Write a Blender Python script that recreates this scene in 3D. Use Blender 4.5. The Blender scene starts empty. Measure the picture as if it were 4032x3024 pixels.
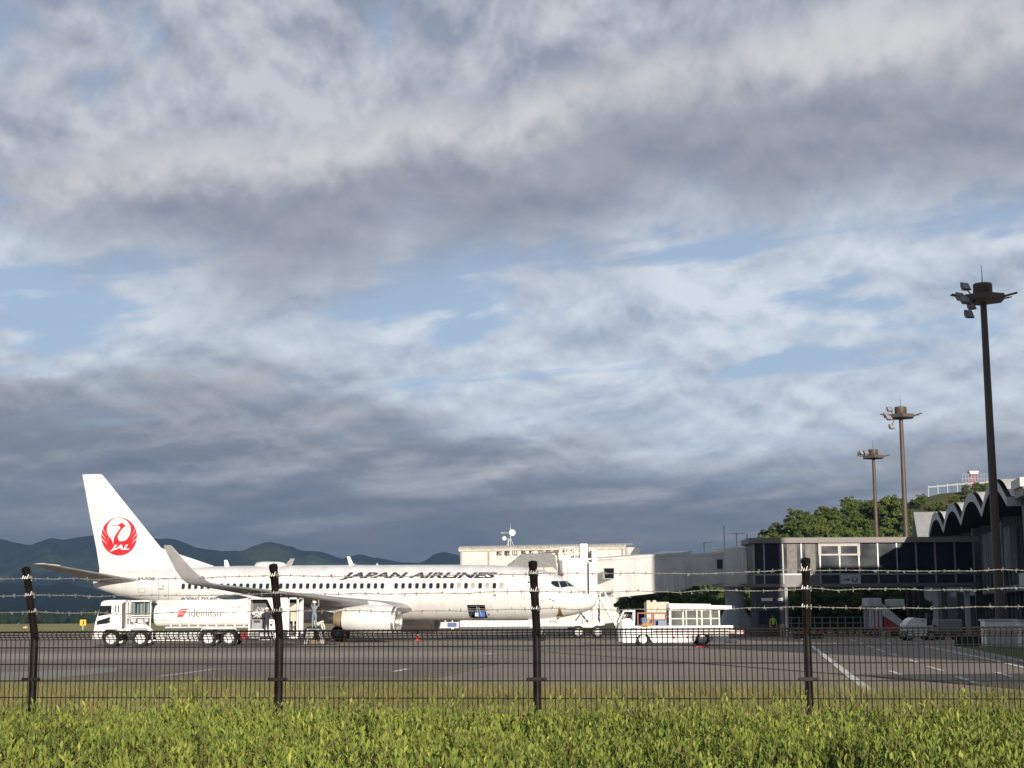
import bpy, bmesh, math, random
import numpy as np
from math import sin, cos, tan, pi, radians, sqrt, atan2
from mathutils import Vector, Matrix
from mathutils.bvhtree import BVHTree
random.seed(7); rng = np.random.default_rng(11)
SC = bpy.context.scene
COL = SC.collection

# ---------------------------------------------------------------- camera
F = 6050.0                      # focal length in photograph pixels (4032 wide)
EYE = 1.6
PITCH = math.atan((2434.0 - 1512.0) / F)
ROLL = radians(0.35)
cd = bpy.data.cameras.new('camera'); cam = bpy.data.objects.new('camera', cd); COL.objects.link(cam)
cd.sensor_width = 36.0; cd.lens = 36.0 * F / 4032.0; cd.clip_start = 0.1; cd.clip_end = 30000
RM = Matrix.Rotation(pi/2 + PITCH, 3, 'X') @ Matrix.Rotation(-ROLL, 3, 'Z')
cam.matrix_world = Matrix.Translation((0, 0, EYE)) @ RM.to_4x4()
SC.camera = cam
CAM = Vector((0, 0, EYE))

def ray(px, py): return RM @ Vector(((px-2016)/F, (1512-py)/F, -1.0))
def G(px, py, z=0.0):           # where the pixel's ray meets the ground
    d = ray(px, py); return CAM + d*((z-EYE)/d.z)
def W(px, py, Y):               # the pixel's ray at a known distance
    d = ray(px, py); return CAM + d*(Y/d.y)

# ---------------------------------------------------------------- node helpers
class N:
    """tiny expression wrapper round shader node sockets"""
    def __init__(s, nt, sock): s.nt = nt; s.s = sock
    def _m(s, op, *a, clamp=False):
        n = s.nt.nodes.new('ShaderNodeMath'); n.operation = op; n.use_clamp = clamp
        for i, v in enumerate((s,)+a):
            if isinstance(v, N): s.nt.links.new(v.s, n.inputs[i])
            else: n.inputs[i].default_value = v
        return N(s.nt, n.outputs[0])
    def __add__(s, o): return s._m('ADD', o)
    __radd__ = __add__
    def __sub__(s, o): return s._m('SUBTRACT', o)
    def __rsub__(s, o): return s._m('MULTIPLY', -1.0)._m('ADD', o)
    def __mul__(s, o): return s._m('MULTIPLY', o)
    __rmul__ = __mul__
    def __truediv__(s, o): return s._m('DIVIDE', o)
    def max(s, o): return s._m('MAXIMUM', o)
    def min(s, o): return s._m('MINIMUM', o)
    def abs(s): return s._m('ABSOLUTE')
    def clamp(s): return s._m('ADD', 0.0, clamp=True)
    def pow(s, o): return s._m('POWER', o)
    def step(s, a, b):          # smoothstep
        n = s.nt.nodes.new('ShaderNodeMapRange'); n.interpolation_type = 'SMOOTHSTEP'
        s.nt.links.new(s.s, n.inputs[0]); n.inputs[1].default_value = a; n.inputs[2].default_value = b
        return N(s.nt, n.outputs[0])
    def bell(s, c, w): return 1.0 - ((s - c)*(1.0/w)).abs().step(0.0, 1.0)
def xyz(nt, x, y, z):
    n = nt.nodes.new('ShaderNodeCombineXYZ')
    for i, v in enumerate((x, y, z)):
        if isinstance(v, N): nt.links.new(v.s, n.inputs[i])
        else: n.inputs[i].default_value = v
    return N(nt, n.outputs[0])
def sep(nt, v):
    n = nt.nodes.new('ShaderNodeSeparateXYZ'); nt.links.new(v.s, n.inputs[0])
    return [N(nt, o) for o in n.outputs]
def noise(nt, vec, scale=1.0, detail=6.0, rough=0.55, dist=0.0, dim='3D'):
    n = nt.nodes.new('ShaderNodeTexNoise'); n.noise_dimensions = dim
    if vec is not None: nt.links.new(vec.s, n.inputs['Vector'])
    n.inputs['Scale'].default_value = scale; n.inputs['Detail'].default_value = detail
    n.inputs['Roughness'].default_value = rough; n.inputs['Distortion'].default_value = dist
    return N(nt, n.outputs[0])
def mix(nt, f, a, b):
    n = nt.nodes.new('ShaderNodeMix'); n.data_type = 'RGBA'
    for i, v in ((0, f), (6, a), (7, b)):
        if isinstance(v, N): nt.links.new(v.s, n.inputs[i])
        elif i == 0: n.inputs[0].default_value = v
        else: n.inputs[i].default_value = (*v, 1.0)
    return N(nt, n.outputs[2])

# ---------------------------------------------------------------- light
SUN_EL = radians(12.5); SUN_AZ = radians(14.0)      # behind the camera, to its right
TO_SUN = Vector((sin(SUN_AZ)*cos(SUN_EL), -cos(SUN_AZ)*cos(SUN_EL), sin(SUN_EL)))
sl = bpy.data.lights.new('sun', 'SUN'); sl.energy = 5.0; sl.angle = radians(0.5); sl.color = (1.0, 0.90, 0.765)
so = bpy.data.objects.new('sun', sl); COL.objects.link(so)
so.rotation_euler = (-TO_SUN).to_track_quat('-Z', 'Y').to_euler()

wd = bpy.data.worlds.new('World'); SC.world = wd; wd.use_nodes = True
nt = wd.node_tree; nt.nodes.clear()
out = nt.nodes.new('ShaderNodeOutputWorld'); bg = nt.nodes.new('ShaderNodeBackground')
nt.links.new(bg.outputs[0], out.inputs[0])
sky = nt.nodes.new('ShaderNodeTexSky'); sky.sky_type = 'NISHITA'; sky.sun_disc = False
sky.sun_elevation = SUN_EL; sky.sun_rotation = pi - SUN_AZ
sky.air_density = 1.0; sky.dust_density = 0.6; sky.ozone_density = 1.6
bg.inputs[1].default_value = 0.106
tc = nt.nodes.new('ShaderNodeTexCoord')
dx, dy, dz = sep(nt, N(nt, tc.outputs['Generated']))
K = 1.0/0.12
def sc3(c, k=K): return tuple(v*k for v in c)
zz = dz.max(0.0)
el = zz._m('ARCSINE')*57.2958
az = dx._m('ARCTAN2', dy)*57.2958
def curve(pts):                 # height in degrees of a cloud edge against compass direction
    n = nt.nodes.new('ShaderNodeFloatCurve'); c = n.mapping.curves[0]
    P_ = [((a+40.0)/80.0, e/30.0) for a, e in pts]
    while len(c.points) < len(P_): c.points.new(.5, .5)
    for q, (a, e) in zip(c.points, P_): q.location = (a, e); q.handle_type = 'AUTO'
    n.mapping.extend = 'HORIZONTAL'; n.mapping.update(); u_ = (az + 40.0)*(1.0/80.0); nt.links.new(u_.s, n.inputs['Value']); return N(nt, n.outputs[0])*30.0
pu = az*0.105; pv = (el + 5.0)._m('LOGARITHM', 2.71828)*2.6
def fb(su, sv, off, scale, det, rough, dist, dv=0.0): return noise(nt, xyz(nt, pu*su + off, pv*sv + dv, off*1.7), scale, det, rough, dist)
n1 = fb(1.0, 1.0, 5.0, 1.9, 6.0, 0.54, 0.22); n1u = fb(1.0, 1.0, 5.0, 1.9, 6.0, 0.54, 0.22, 0.09)     # billows, and a look-up a little higher
n2 = fb(1.2, 1.1, 1.3, 5.0, 6.0, 0.56, 0.22)    # tatters
n3 = fb(0.8, 1.0, 9.1, 1.25, 4.0, 0.5, 0.2)                                                           # broad patches
ns = noise(nt, xyz(nt, pu*0.62 + 2.0, pv*1.75 - pu*0.30, 1.0), 1.9, 6.0, 0.52, 0.3)                   # streaks, rising to the right
relief = ((n1 - n1u)*2.6)
R1 = curve([(-40, 13), (-18.4, 15.4), (-13.8, 16.7), (-8.7, 17.4), (-4.4, 17.9), (-1.8, 18.5), (1.3, 19.0), (5, 20.0), (10, 20.6), (18.4, 21.0), (40, 22)])
R2 = curve([(-40, 13.5), (-18.4, 13.4), (-14, 12.7), (-8.7, 11.6), (-4.4, 12.6), (1.6, 13.3), (6.8, 14.3), (12, 14.6), (18.4, 14.6), (40, 14)])
R4 = curve([(-40, 9.0), (-18.4, 8.7), (-12, 8.4), (-5.2, 8.0), (1.6, 6.4), (8, 5.6), (18.4, 6.2), (40, 7)])
w = (n1 - 0.5)*7.0 + (n2 - 0.5)*2.4
blue = mix(nt, 0.75, N(nt, sky.outputs[0]), sc3((0.365, 0.460, 0.635)))
# thin streaks of high cloud over the blue
sden = ns + (n2 - 0.5)*0.16 + (el - R4).step(4.8, 0.0)*0.15 + az*0.0030 + 0.060
streak = mix(nt, (relief*1.5 + 0.62 + (n2 - 0.5)*0.5 + (n3 - 0.5)*0.9).clamp(), sc3((0.31, 0.37, 0.47)), sc3((0.69, 0.75, 0.81)))
skyc = mix(nt, sden.step(0.47, 0.61)*0.95, blue, streak)
# the broken deck overhead: grey under-side, lit upper rim, paler broken cloud above it
above = (el + w*0.40 - R1)
rim = above.bell(-0.3, 1.9)*(n3.step(0.28, 0.60)*0.7 + 0.30)*(n2.step(0.25, 0.65)*0.5 + 0.5)
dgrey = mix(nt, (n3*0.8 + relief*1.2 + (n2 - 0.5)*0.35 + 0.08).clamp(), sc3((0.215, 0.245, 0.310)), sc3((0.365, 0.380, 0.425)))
pale = mix(nt, (n3*0.7 + relief*1.7 + (n2 - 0.5)*0.8 + (n1 - 0.5)*0.7 + 0.08).clamp(), sc3((0.265, 0.300, 0.380)), sc3((0.560, 0.575, 0.615)))
deckc = mix(nt, above.step(-2.2, 1.2), dgrey, pale)
deckc = mix(nt, rim*0.92, deckc, sc3((0.660, 0.645, 0.640)))
deckd = ((el + w*0.85 - R2).step(-2.0, 2.6)*0.97 - above.step(-0.5, 4.0)*(n1 + (n3 - 0.5)*0.5).step(0.50, 0.36)*0.6).clamp()
deckc = mix(nt, el.step(25.0, 38.0), deckc, sc3((0.165, 0.188, 0.235)))     # grey added above the view to lower the sky's fill light
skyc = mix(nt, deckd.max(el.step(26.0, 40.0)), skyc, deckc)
# bank below: grey shelf with pale streaks, slate and rain-dark towards the horizon
shelf = mix(nt, ((ns - 0.46)*2.4 + relief*1.3 + (n2 - 0.5)*0.35 + 0.15 + az*0.006).clamp(), sc3((0.195, 0.212, 0.245)), sc3((0.470, 0.470, 0.480)))
slate = mix(nt, (n3*0.9 + (n2 - 0.5)*0.4 + relief*0.9 - az*0.004).clamp(), sc3((0.078, 0.096, 0.130)), sc3((0.190, 0.198, 0.212)))
bankc = mix(nt, (el + (ns - 0.5)*7.0 + (n1 - 0.5)*2.5).step(2.8, 7.0), slate, shelf)
bank = (R4 - el + (ns - 0.5)*6.0 + (n2 - 0.5)*1.2 + (n3 - 0.5)*2.0).step(-1.6, 1.4)
skyc = mix(nt, bank*0.96, skyc, bankc)
skyc = mix(nt, (1.0 - (el + (n3 - 0.5)*3.0 + (ns - 0.5)*3.0).step(1.2, 5.6))*0.80, skyc, sc3((0.082, 0.096, 0.122)))
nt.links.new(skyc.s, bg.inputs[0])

SC.view_settings.view_transform = 'Standard'; SC.view_settings.look = 'None'
SC.view_settings.exposure = 0.26; SC.view_settings.gamma = 1.0
SC.cycles.max_bounces = 6; SC.cycles.diffuse_bounces = 3; SC.cycles.glossy_bounces = 3
SC.cycles.transparent_max_bounces = 8; SC.cycles.caustics_reflective = False; SC.cycles.caustics_refractive = False

# ---------------------------------------------------------------- materials
MATS = {}
def mat(name, col, rough=0.6, metal=0.0, var=0.12, scale=2.0, bump=0.0, bscale=20.0, spec=0.5, col2=None, emit=0.0, detail=5.0, coat=0.0, trans=0.0, alpha=1.0):
    if name in MATS: return MATS[name]
    m = bpy.data.materials.new(name); m.use_nodes = True
    t = m.node_tree; b = t.nodes['Principled BSDF']
    g = t.nodes.new('ShaderNodeTexCoord'); v = N(t, g.outputs['Object'])
    n1 = noise(t, v, scale, detail, 0.6)
    c2 = col2 if col2 else tuple(max(0.0, c*(1-2.2*var)) for c in col)
    c1 = col if col2 else tuple(min(1.0, c*(1+0.5*var)) for c in col)
    cc = mix(t, n1.step(0.3, 0.7), c2, c1)
    t.links.new(cc.s, b.inputs['Base Color'])
    b.inputs['Metallic'].default_value = metal
    r = (n1*0.25 + (rough-0.12)).clamp(); t.links.new(r.s, b.inputs['Roughness'])
    b.inputs['Specular IOR Level'].default_value = spec
    b.inputs['Coat Weight'].default_value = coat
    b.inputs['Transmission Weight'].default_value = trans
    b.inputs['Alpha'].default_value = alpha
    if emit:
        b.inputs['Emission Color'].default_value = (*col, 1); b.inputs['Emission Strength'].default_value = emit
    if bump:
        bn = t.nodes.new('ShaderNodeBump'); bn.inputs['Strength'].default_value = bump; bn.inputs['Distance'].default_value = 0.02
        n2 = noise(t, v, bscale, 4.0, 0.6); t.links.new(n2.s, bn.inputs['Height']); t.links.new(bn.outputs[0], b.inputs['Normal'])
    MATS[name] = m; return m
WHITE = mat('white_paint', (0.80, 0.79, 0.76), 0.35, var=0.05, scale=1.2, coat=0.3)
PLANEW = mat('aircraft_white', (0.74, 0.74, 0.735), 0.28, var=0.06, scale=1.1, coat=0.4, detail=8.0)
WGREY = mat('wing_grey', (0.30, 0.30, 0.30), 0.45, var=0.10, scale=0.8)
LGREY = mat('light_grey_paint', (0.52, 0.53, 0.53), 0.45, var=0.08)
MGREY = mat('mid_grey_paint', (0.27, 0.28, 0.29), 0.5, var=0.10)
DGREY = mat('dark_grey_paint', (0.075, 0.08, 0.085), 0.5, var=0.15)
BLACK = mat('black_paint', (0.018, 0.018, 0.02), 0.45, var=0.2)
INK = mat('black_lettering', (0.03, 0.028, 0.035), 0.5, var=0.1)
INK2 = mat('grey_lettering', (0.20, 0.20, 0.20), 0.5, var=0.1)
RUBBER = mat('tyre_rubber', (0.022, 0.022, 0.024), 0.8, var=0.2, scale=8)
REDP = mat('red_paint', (0.56, 0.022, 0.035), 0.45, var=0.06)
ORANGE = mat('orange_plastic', (0.75, 0.20, 0.03), 0.5, var=0.12)
REDPL = mat('red_plastic', (0.62, 0.05, 0.03), 0.5, var=0.12)
YELLOW = mat('yellow_sign', (0.80, 0.47, 0.02), 0.5, var=0.08)
METAL = mat('bare_metal', (0.55, 0.54, 0.52), 0.35, 0.9, var=0.10)
GALV = mat('galvanised_wire', (0.33, 0.33, 0.31), 0.5, 0.35, var=0.15, scale=30)
TANM = mat('tan_metal', (0.42, 0.34, 0.22), 0.5, 0.4, var=0.12)
BLUEP = mat('blue_paint', (0.05, 0.10, 0.30), 0.5, var=0.15)
BEIGE = mat('beige_box', (0.55, 0.50, 0.40), 0.6, var=0.08)
GLASSD = mat('dark_glass', (0.012, 0.016, 0.022), 0.12, var=0.1, spec=0.7)
GLASSB = mat('tinted_glazing', (0.016, 0.024, 0.034), 0.16, var=0.1, scale=0.5, spec=0.30)
BROWN = mat('brown_pole_paint', (0.085, 0.060, 0.048), 0.55, var=0.12)
FENCE = mat('fence_dark_brown', (0.013, 0.010, 0.009), 0.45, var=0.3, scale=6, spec=0.28)
CONC = mat('concrete', (0.36, 0.355, 0.34), 0.8, var=0.15, scale=1.5, bump=0.2)
CLADW = mat('cream_cladding', (0.72, 0.685, 0.60), 0.55, var=0.05, scale=0.5)
SKIN = mat('skin', (0.48, 0.28, 0.19), 0.6, var=0.08)
COVER = mat('blue_grey_coverall', (0.22, 0.26, 0.31), 0.85, var=0.15, scale=12)
DARKC = mat('dark_clothes', (0.03, 0.035, 0.05), 0.9, var=0.2, scale=12)
WSHIRT = mat('white_shirt', (0.78, 0.78, 0.74), 0.85, var=0.08, scale=12)
LIME = mat('lime_vest', (0.35, 0.62, 0.06), 0.8, var=0.1, scale=12)
HAIR = mat('black_hair', (0.015, 0.013, 0.012), 0.7, var=0.2, scale=30)

# ---------------------------------------------------------------- mesh helpers
def finish(o, m, parent):
    if m is not None:
        for mm in (m if isinstance(m, (list, tuple)) else [m]): o.data.materials.append(mm)
    COL.objects.link(o)
    if parent is not None: o.parent = parent
    return o
class MB:
    def __init__(s): s.v = []; s.f = []; s.mi = []
    def add(s, vs, fs, mi=0):
        k = len(s.v); s.v += [tuple(p) for p in vs]; s.f += [tuple(i+k for i in f) for f in fs]; s.mi += [mi]*len(fs)
        return s
    def box(s, x0, x1, y0, y1, z0, z1, mi=0, bev=0.0):
        if bev <= 0:
            vs = [(x, y, z) for z in (z0, z1) for y in (y0, y1) for x in (x0, x1)]
            return s.add(vs, [(0,2,3,1),(4,5,7,6),(0,1,5,4),(2,6,7,3),(0,4,6,2),(1,3,7,5)], mi)
        b = min(bev, (x1-x0)*.45, (y1-y0)*.45, (z1-z0)*.45)      # box with chamfered edges
        vs = []; idx = {}
        for ix in (0, 1):
            for iy in (0, 1):
                for iz in (0, 1):
                    X, Y, Z = (x0, x1)[ix], (y0, y1)[iy], (z0, z1)[iz]
                    sx, sy, sz = (1-2*ix)*b, (1-2*iy)*b, (1-2*iz)*b
                    for a in range(3):
                        idx[ix, iy, iz, a] = len(vs)
                        vs.append((X+(0 if a == 0 else sx), Y+(0 if a == 1 else sy), Z+(0 if a == 2 else sz)))
        fs = []
        for a in range(3):
            o1, o2 = [k for k in range(3) if k != a]
            for e in (0, 1):
                q = []
                for (p, r) in ((0,0),(1,0),(1,1),(0,1)):
                    k = [0,0,0]; k[a] = e; k[o1] = p; k[o2] = r; q.append(idx[(*k, a)])
                fs.append(q if (e == 1) != (a == 1) else q[::-1])
            for p in (0, 1):
                for r in (0, 1):
                    k0 = [0,0,0]; k0[o1] = p; k0[o2] = r; k1 = list(k0); k1[a] = 1
                    fs.append([idx[(*k0, o1)], idx[(*k1, o1)], idx[(*k1, o2)], idx[(*k0, o2)]])
        for ix in (0, 1):
            for iy in (0, 1):
                for iz in (0, 1): fs.append([idx[ix, iy, iz, a] for a in range(3)])
        return s.add(vs, fs, mi)
    def prism(s, poly, a0, a1, axis='y', mi=0):
        """outline in the two other axes (x,z for y; y,z for x; x,y for z) extruded along axis"""
        n = len(poly)
        def pt(p, a):
            return {'y': (p[0], a, p[1]), 'x': (a, p[0], p[1]), 'z': (p[0], p[1], a)}[axis]
        vs = [pt(p, a0) for p in poly] + [pt(p, a1) for p in poly]
        fs = [tuple(range(n))[::-1], tuple(range(n, 2*n))] + [(i, (i+1) % n, n+(i+1) % n, n+i) for i in range(n)]
        return s.add(vs, fs, mi)
    def tube(s, path, r, n=8, mi=0, caps=True):
        path = [Vector(p) for p in path]; rs = r if isinstance(r, (list, tuple)) else [r]*len(path)
        vs = []; ref = None
        for i, p in enumerate(path):
            t = (path[min(i+1, len(path)-1)] - path[max(i-1, 0)]).normalized()
            if ref is None: ref = t.orthogonal().normalized()
            a = (ref - t*ref.dot(t)); a = a.normalized() if a.length > 1e-6 else t.orthogonal().normalized()
            ref = a; b = t.cross(a)
            vs += [p + (a*cos(2*pi*k/n) + b*sin(2*pi*k/n))*rs[i] for k in range(n)]
        fs = [(i*n+k, i*n+(k+1) % n, (i+1)*n+(k+1) % n, (i+1)*n+k) for i in range(len(path)-1) for k in range(n)]
        if caps: fs += [tuple(range(n))[::-1], tuple(range((len(path)-1)*n, len(path)*n))]
        return s.add(vs, fs, mi)
    def bar(s, p, q, w, h=None, mi=0):
        h = h or w; p = Vector(p); q = Vector(q); t = (q-p).normalized()
        a = t.cross(Vector((0, 0, 1))); a = a.normalized() if a.length > 1e-4 else Vector((1, 0, 0)); b = a.cross(t)
        vs = [c + a*sx*w/2 + b*sy*h/2 for c in (p, q) for (sx, sy) in ((-1,-1),(1,-1),(1,1),(-1,1))]
        return s.add(vs, [(0,3,2,1),(4,5,6,7),(0,1,5,4),(1,2,6,5),(2,3,7,6),(3,0,4,7)], mi)
    def lathe(s, prof, o, ax, n=24, mi=0, sq=None):
        """profile of (along, radius) turned about the axis ax through o"""
        o = Vector(o); ax = Vector(ax).normalized(); a = ax.cross(Vector((0, 0, 1)))
        a = a.normalized() if a.length > 1e-4 else Vector((1, 0, 0)); b = ax.cross(a)
        if b.z < 0: b = -b; a = -a
        vs = []
        for (u, r) in prof:
            for k in range(n):
                ca, sa = cos(2*pi*k/n), sin(2*pi*k/n); rb = r*(sq(sa) if sq else 1)
                vs.append(o + ax*u + a*r*ca + b*rb*sa)
        fs = [(i*n+k, i*n+(k+1) % n, (i+1)*n+(k+1) % n, (i+1)*n+k) for i in range(len(prof)-1) for k in range(n)]
        if prof[0][1] > 1e-4: fs.append(tuple(range(n))[::-1])
        if prof[-1][1] > 1e-4: fs.append(tuple(range((len(prof)-1)*n, len(prof)*n)))
        return s.add(vs, fs, mi)
    def loft(s, secs, mi=0, caps=True):
        n = len(secs[0]); vs = [p for q in secs for p in q]
        fs = [(i*n+k, i*n+(k+1) % n, (i+1)*n+(k+1) % n, (i+1)*n+k) for i in range(len(secs)-1) for k in range(n)]
        if caps: fs += [tuple(range(n))[::-1], tuple(range((len(secs)-1)*n, len(secs)*n))]
        return s.add(vs, fs, mi)
    def build(s, name, m=None, parent=None, smooth=None, M=None):
        me = bpy.data.meshes.new(name); me.from_pydata([tuple(p) for p in s.v], [], s.f)
        if M is not None: me.transform(M)
        if any(s.mi): me.polygons.foreach_set('material_index', s.mi)
        bm = bmesh.new(); bm.from_mesh(me); bmesh.ops.recalc_face_normals(bm, faces=bm.faces); bm.to_mesh(me); bm.free()
        if smooth:
            me.polygons.foreach_set('use_smooth', [True]*len(me.polygons)); me.set_sharp_from_angle(angle=radians(smooth))
        me.update()
        return finish(bpy.data.objects.new(name, me), m, parent)
def bx(name, m, parent, *a, bev=0.0): return MB().box(*a, bev=bev).build(name, m, parent)
def empty(name, loc=(0, 0, 0), rz=0.0, label=None, cat=None, group=None):
    o = bpy.data.objects.new(name, None); COL.objects.link(o); o.location = loc; o.rotation_euler = (0, 0, rz); o.empty_display_size = 0.2
    return tag(o, label, cat, group) if label else o
def tag(o, label, cat, group=None):
    o['label'] = label; o['category'] = cat
    if group: o['group'] = group
    return o
def struct(o): o['kind'] = 'structure'; return o
def stuff(o): o['kind'] = 'stuff'; return o
def copy_tree(o, parent=None):
    c = o.copy(); COL.objects.link(c); c.parent = parent
    for ch in list(o.children): copy_tree(ch, c)
    return c
def place(me, name, m, parent, loc, rz=0.0):
    o = bpy.data.objects.new(name, me); finish(o, m if not me.materials else None, parent); o.location = loc; o.rotation_euler = (0, 0, rz); return o
DG = None
def text_mesh(body, size=1.0, shear=0.0, bold=0.0, align='LEFT'):
    """flat lettering as (vertices, faces), baseline on x axis, with a height of one unit for capitals"""
    c = bpy.data.curves.new('lettering', 'FONT'); c.body = body; c.shear = shear; c.offset = bold; c.resolution_u = 3; c.align_x = align; c.size = size
    o = bpy.data.objects.new('lettering', c); COL.objects.link(o); bpy.context.view_layer.update()
    ev = o.evaluated_get(bpy.context.evaluated_depsgraph_get()); me = ev.to_mesh()
    v = [tuple(p.co) for p in me.vertices]; f = [tuple(p.vertices) for p in me.polygons]
    ev.to_mesh_clear(); bpy.data.objects.remove(o); bpy.data.curves.remove(c)
    return v, f
def fit(v, x0, x1, y0, y1):
    """scale flat vertices into the box x0..x1, y0 (bottom) .. y1 (top)"""
    xs = [p[0] for p in v]; ys = [p[1] for p in v]; ax, bx_, ay, by = min(xs), max(xs), min(ys), max(ys)
    return [(x0+(p[0]-ax)/(bx_-ax)*(x1-x0), y0+(p[1]-ay)/max(by-ay, 1e-9)*(y1-y0), 0.0) for p in v]
def slice_flat(v, f, du, dv):
    """cut flat faces by grid lines so they can follow a curved surface"""
    me = bpy.data.meshes.new('t'); me.from_pydata(v, [], f); bm = bmesh.new(); bm.from_mesh(me)
    bmesh.ops.remove_doubles(bm, verts=bm.verts, dist=1e-6)
    bmesh.ops.triangulate(bm, faces=bm.faces)
    xs = [p[0] for p in v]; ys = [p[1] for p in v]
    for (lo, hi, d, no) in ((min(xs), max(xs), du, (1,0,0)), (min(ys), max(ys), dv, (0,1,0))):
        k = lo + d
        while d and k < hi:
            bmesh.ops.bisect_plane(bm, geom=bm.verts[:]+bm.edges[:]+bm.faces[:], plane_co=(k if no[0] else 0, k if no[1] else 0, 0), plane_no=no)
            k += d
    bm.verts.index_update()
    rv = [tuple(q.co) for q in bm.verts]; rf = [tuple(w.index for w in q.verts) for q in bm.faces]
    bm.free(); bpy.data.meshes.remove(me); return rv, rf
def wheel(parent, x, y, z, r, w, side, hubm=None, name='wheel', rim=0.62):
    """tyre as the part, rim as its piece; side = -1 faces -y"""
    t = MB().lathe([(-w/2*.7, r*rim), (-w/2, r*.80), (-w/2*.92, r*.94), (-w/2*.6, r), (w/2*.6, r), (w/2*.92, r*.94), (w/2, r*.80), (w/2*.7, r*rim)], (x, y, z), (0, 1, 0), 28)
    t.f = t.f[:-2]; t.mi = t.mi[:-2]; t = t.build(name, RUBBER, parent, 40)
    h = MB().lathe([(0, r*rim*1.02), (side*w*.30, r*rim*1.02), (side*w*.36, r*rim*.93), (side*w*.20, r*rim*.80), (side*w*.22, r*.30), (side*w*.34, r*.22), (side*w*.34, 0.0)], (x, y, z), (0, 1, 0), 24)
    for k in range(8):
        a = 2*pi*k/8; cx, cz = x+cos(a)*r*.36, z+sin(a)*r*.36
        h.lathe([(side*w*.20, r*.045), (side*w*.28, r*.045)], (cx, y, cz), (0, 1, 0), 6)
    h.build('rim', hubm or WHITE, t, 35)
    return t

# ---------------------------------------------------------------- ground, apron and markings
def ground_mat(name, cols, scale, streak=(1, 1), rough=0.9, bump=0.3, fine=9.0, stain=False):
    m = bpy.data.materials.new(name); m.use_nodes = True; t = m.node_tree; b = t.nodes['Principled BSDF']
    g = t.nodes.new('ShaderNodeTexCoord'); x, y, z = sep(t, N(t, g.outputs['Object']))
    v = xyz(t, x*streak[0], y*streak[1], z)
    big = noise(t, v, scale, 5.0, 0.6, 0.3); sm = noise(t, xyz(t, x, y, z), fine, 5.0, 0.7)
    c = mix(t, big.step(0.32, 0.68), cols[0], cols[1]); c = mix(t, sm.step(0.35, 0.75)*0.45, c, cols[2])
    if stain:                       # oil spots, drag marks and long tyre streaks
        sp = noise(t, xyz(t, x, y, z), 0.55, 3.0, 0.5); dk = tuple(v*0.45 for v in cols[2])
        c = mix(t, sp.step(0.66, 0.74)*0.55, c, dk)
        tr = noise(t, xyz(t, x*0.05, y*2.3 + x*0.10, 3.0), 1.0, 4.0, 0.6); c = mix(t, tr.step(0.58, 0.70)*0.40, c, dk)
        lt = noise(t, xyz(t, x*0.10, y*1.1 - x*0.05, 8.0), 1.0, 5.0, 0.6); c = mix(t, lt.step(0.55, 0.75)*0.35, c, tuple(min(1, v*1.45) for v in cols[1]))
    t.links.new(c.s, b.inputs['Base Color']); b.inputs['Roughness'].default_value = rough; b.inputs['Specular IOR Level'].default_value = 0.25
    if bump:
        bn = t.nodes.new('ShaderNodeBump'); bn.inputs['Strength'].default_value = bump; bn.inputs['Distance'].default_value = 0.01
        t.links.new(noise(t, xyz(t, x, y, z), 60.0, 3.0, 0.7).s, bn.inputs['Height']); t.links.new(bn.outputs[0], b.inputs['Normal'])
    return m
GRASSM = ground_mat('grass_field', ((0.30, 0.275, 0.095), (0.22, 0.225, 0.07), (0.38, 0.33, 0.13)), 0.03, (1, 2), fine=0.8)
ASPH = ground_mat('apron_asphalt', ((0.280, 0.240, 0.195), (0.335, 0.290, 0.236), (0.235, 0.203, 0.166)), 0.06, (0.35, 1.6), stain=True)
ASPHD = ground_mat('dark_asphalt', ((0.210, 0.183, 0.153), (0.255, 0.224, 0.188), (0.168, 0.148, 0.126)), 0.09, (0.3, 1.4), stain=True)
CONCL = ground_mat('pale_concrete', ((0.40, 0.352, 0.290), (0.35, 0.307, 0.252), (0.45, 0.395, 0.33)), 0.10, (0.3, 1.5), stain=True)
CONCB = ground_mat('pale_blue_concrete', ((0.31, 0.30, 0.285), (0.28, 0.27, 0.255), (0.34, 0.325, 0.30)), 0.2, (.3, 1.5), stain=True)
SEAM = ground_mat('seam_sealant', ((0.06, 0.055, 0.05), (0.08, 0.07, 0.06), (0.05, 0.045, 0.04)), 0.5)
TANL = ground_mat('sandy_joint', ((0.34, 0.27, 0.18), (0.30, 0.24, 0.16), (0.38, 0.31, 0.22)), 0.5)
PAINTW = ground_mat('worn_white_paint', ((0.86, 0.85, 0.82), (0.76, 0.75, 0.72), (0.50, 0.47, 0.44)), 0.7, fine=3.0)
LAWN = ground_mat('dark_lawn', ((0.075, 0.105, 0.03), (0.06, 0.09, 0.025), (0.10, 0.125, 0.04)), 0.4)  # darker green than the field grass
def sheet(name, pts, z, m, label=None):
    me = bpy.data.meshes.new(name); me.from_pydata([(p[0], p[1], z) for p in pts], [], [tuple(range(len(pts)))])
    o = finish(bpy.data.objects.new(name, me), m, None); struct(o)
    if me.polygons[0].normal.z < 0: me.flip_normals()
    return o
sheet('ground', [(-9000, -400), (9000, -400), (9000, 12000), (-9000, 12000)], 0.0, GRASSM)
near = [G(x, y) for x, y in ((-900, 2712), (0, 2703), (1200, 2700), (2400, 2727), (3232, 2748), (4032, 2768), (5000, 2800))]
sheet('apron', [*near, Vector((95, 33, 0)), Vector((95, 330, 0)), Vector((-36, 330, 0)), Vector((-40, 212, 0)), Vector((-260, 205, 0)), Vector((-260, 36, 0))], 0.006, ASPH)
def gsheet(name, px, z, m): return sheet(name, [G(x, y, z) for x, y in px], z, m)
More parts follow.
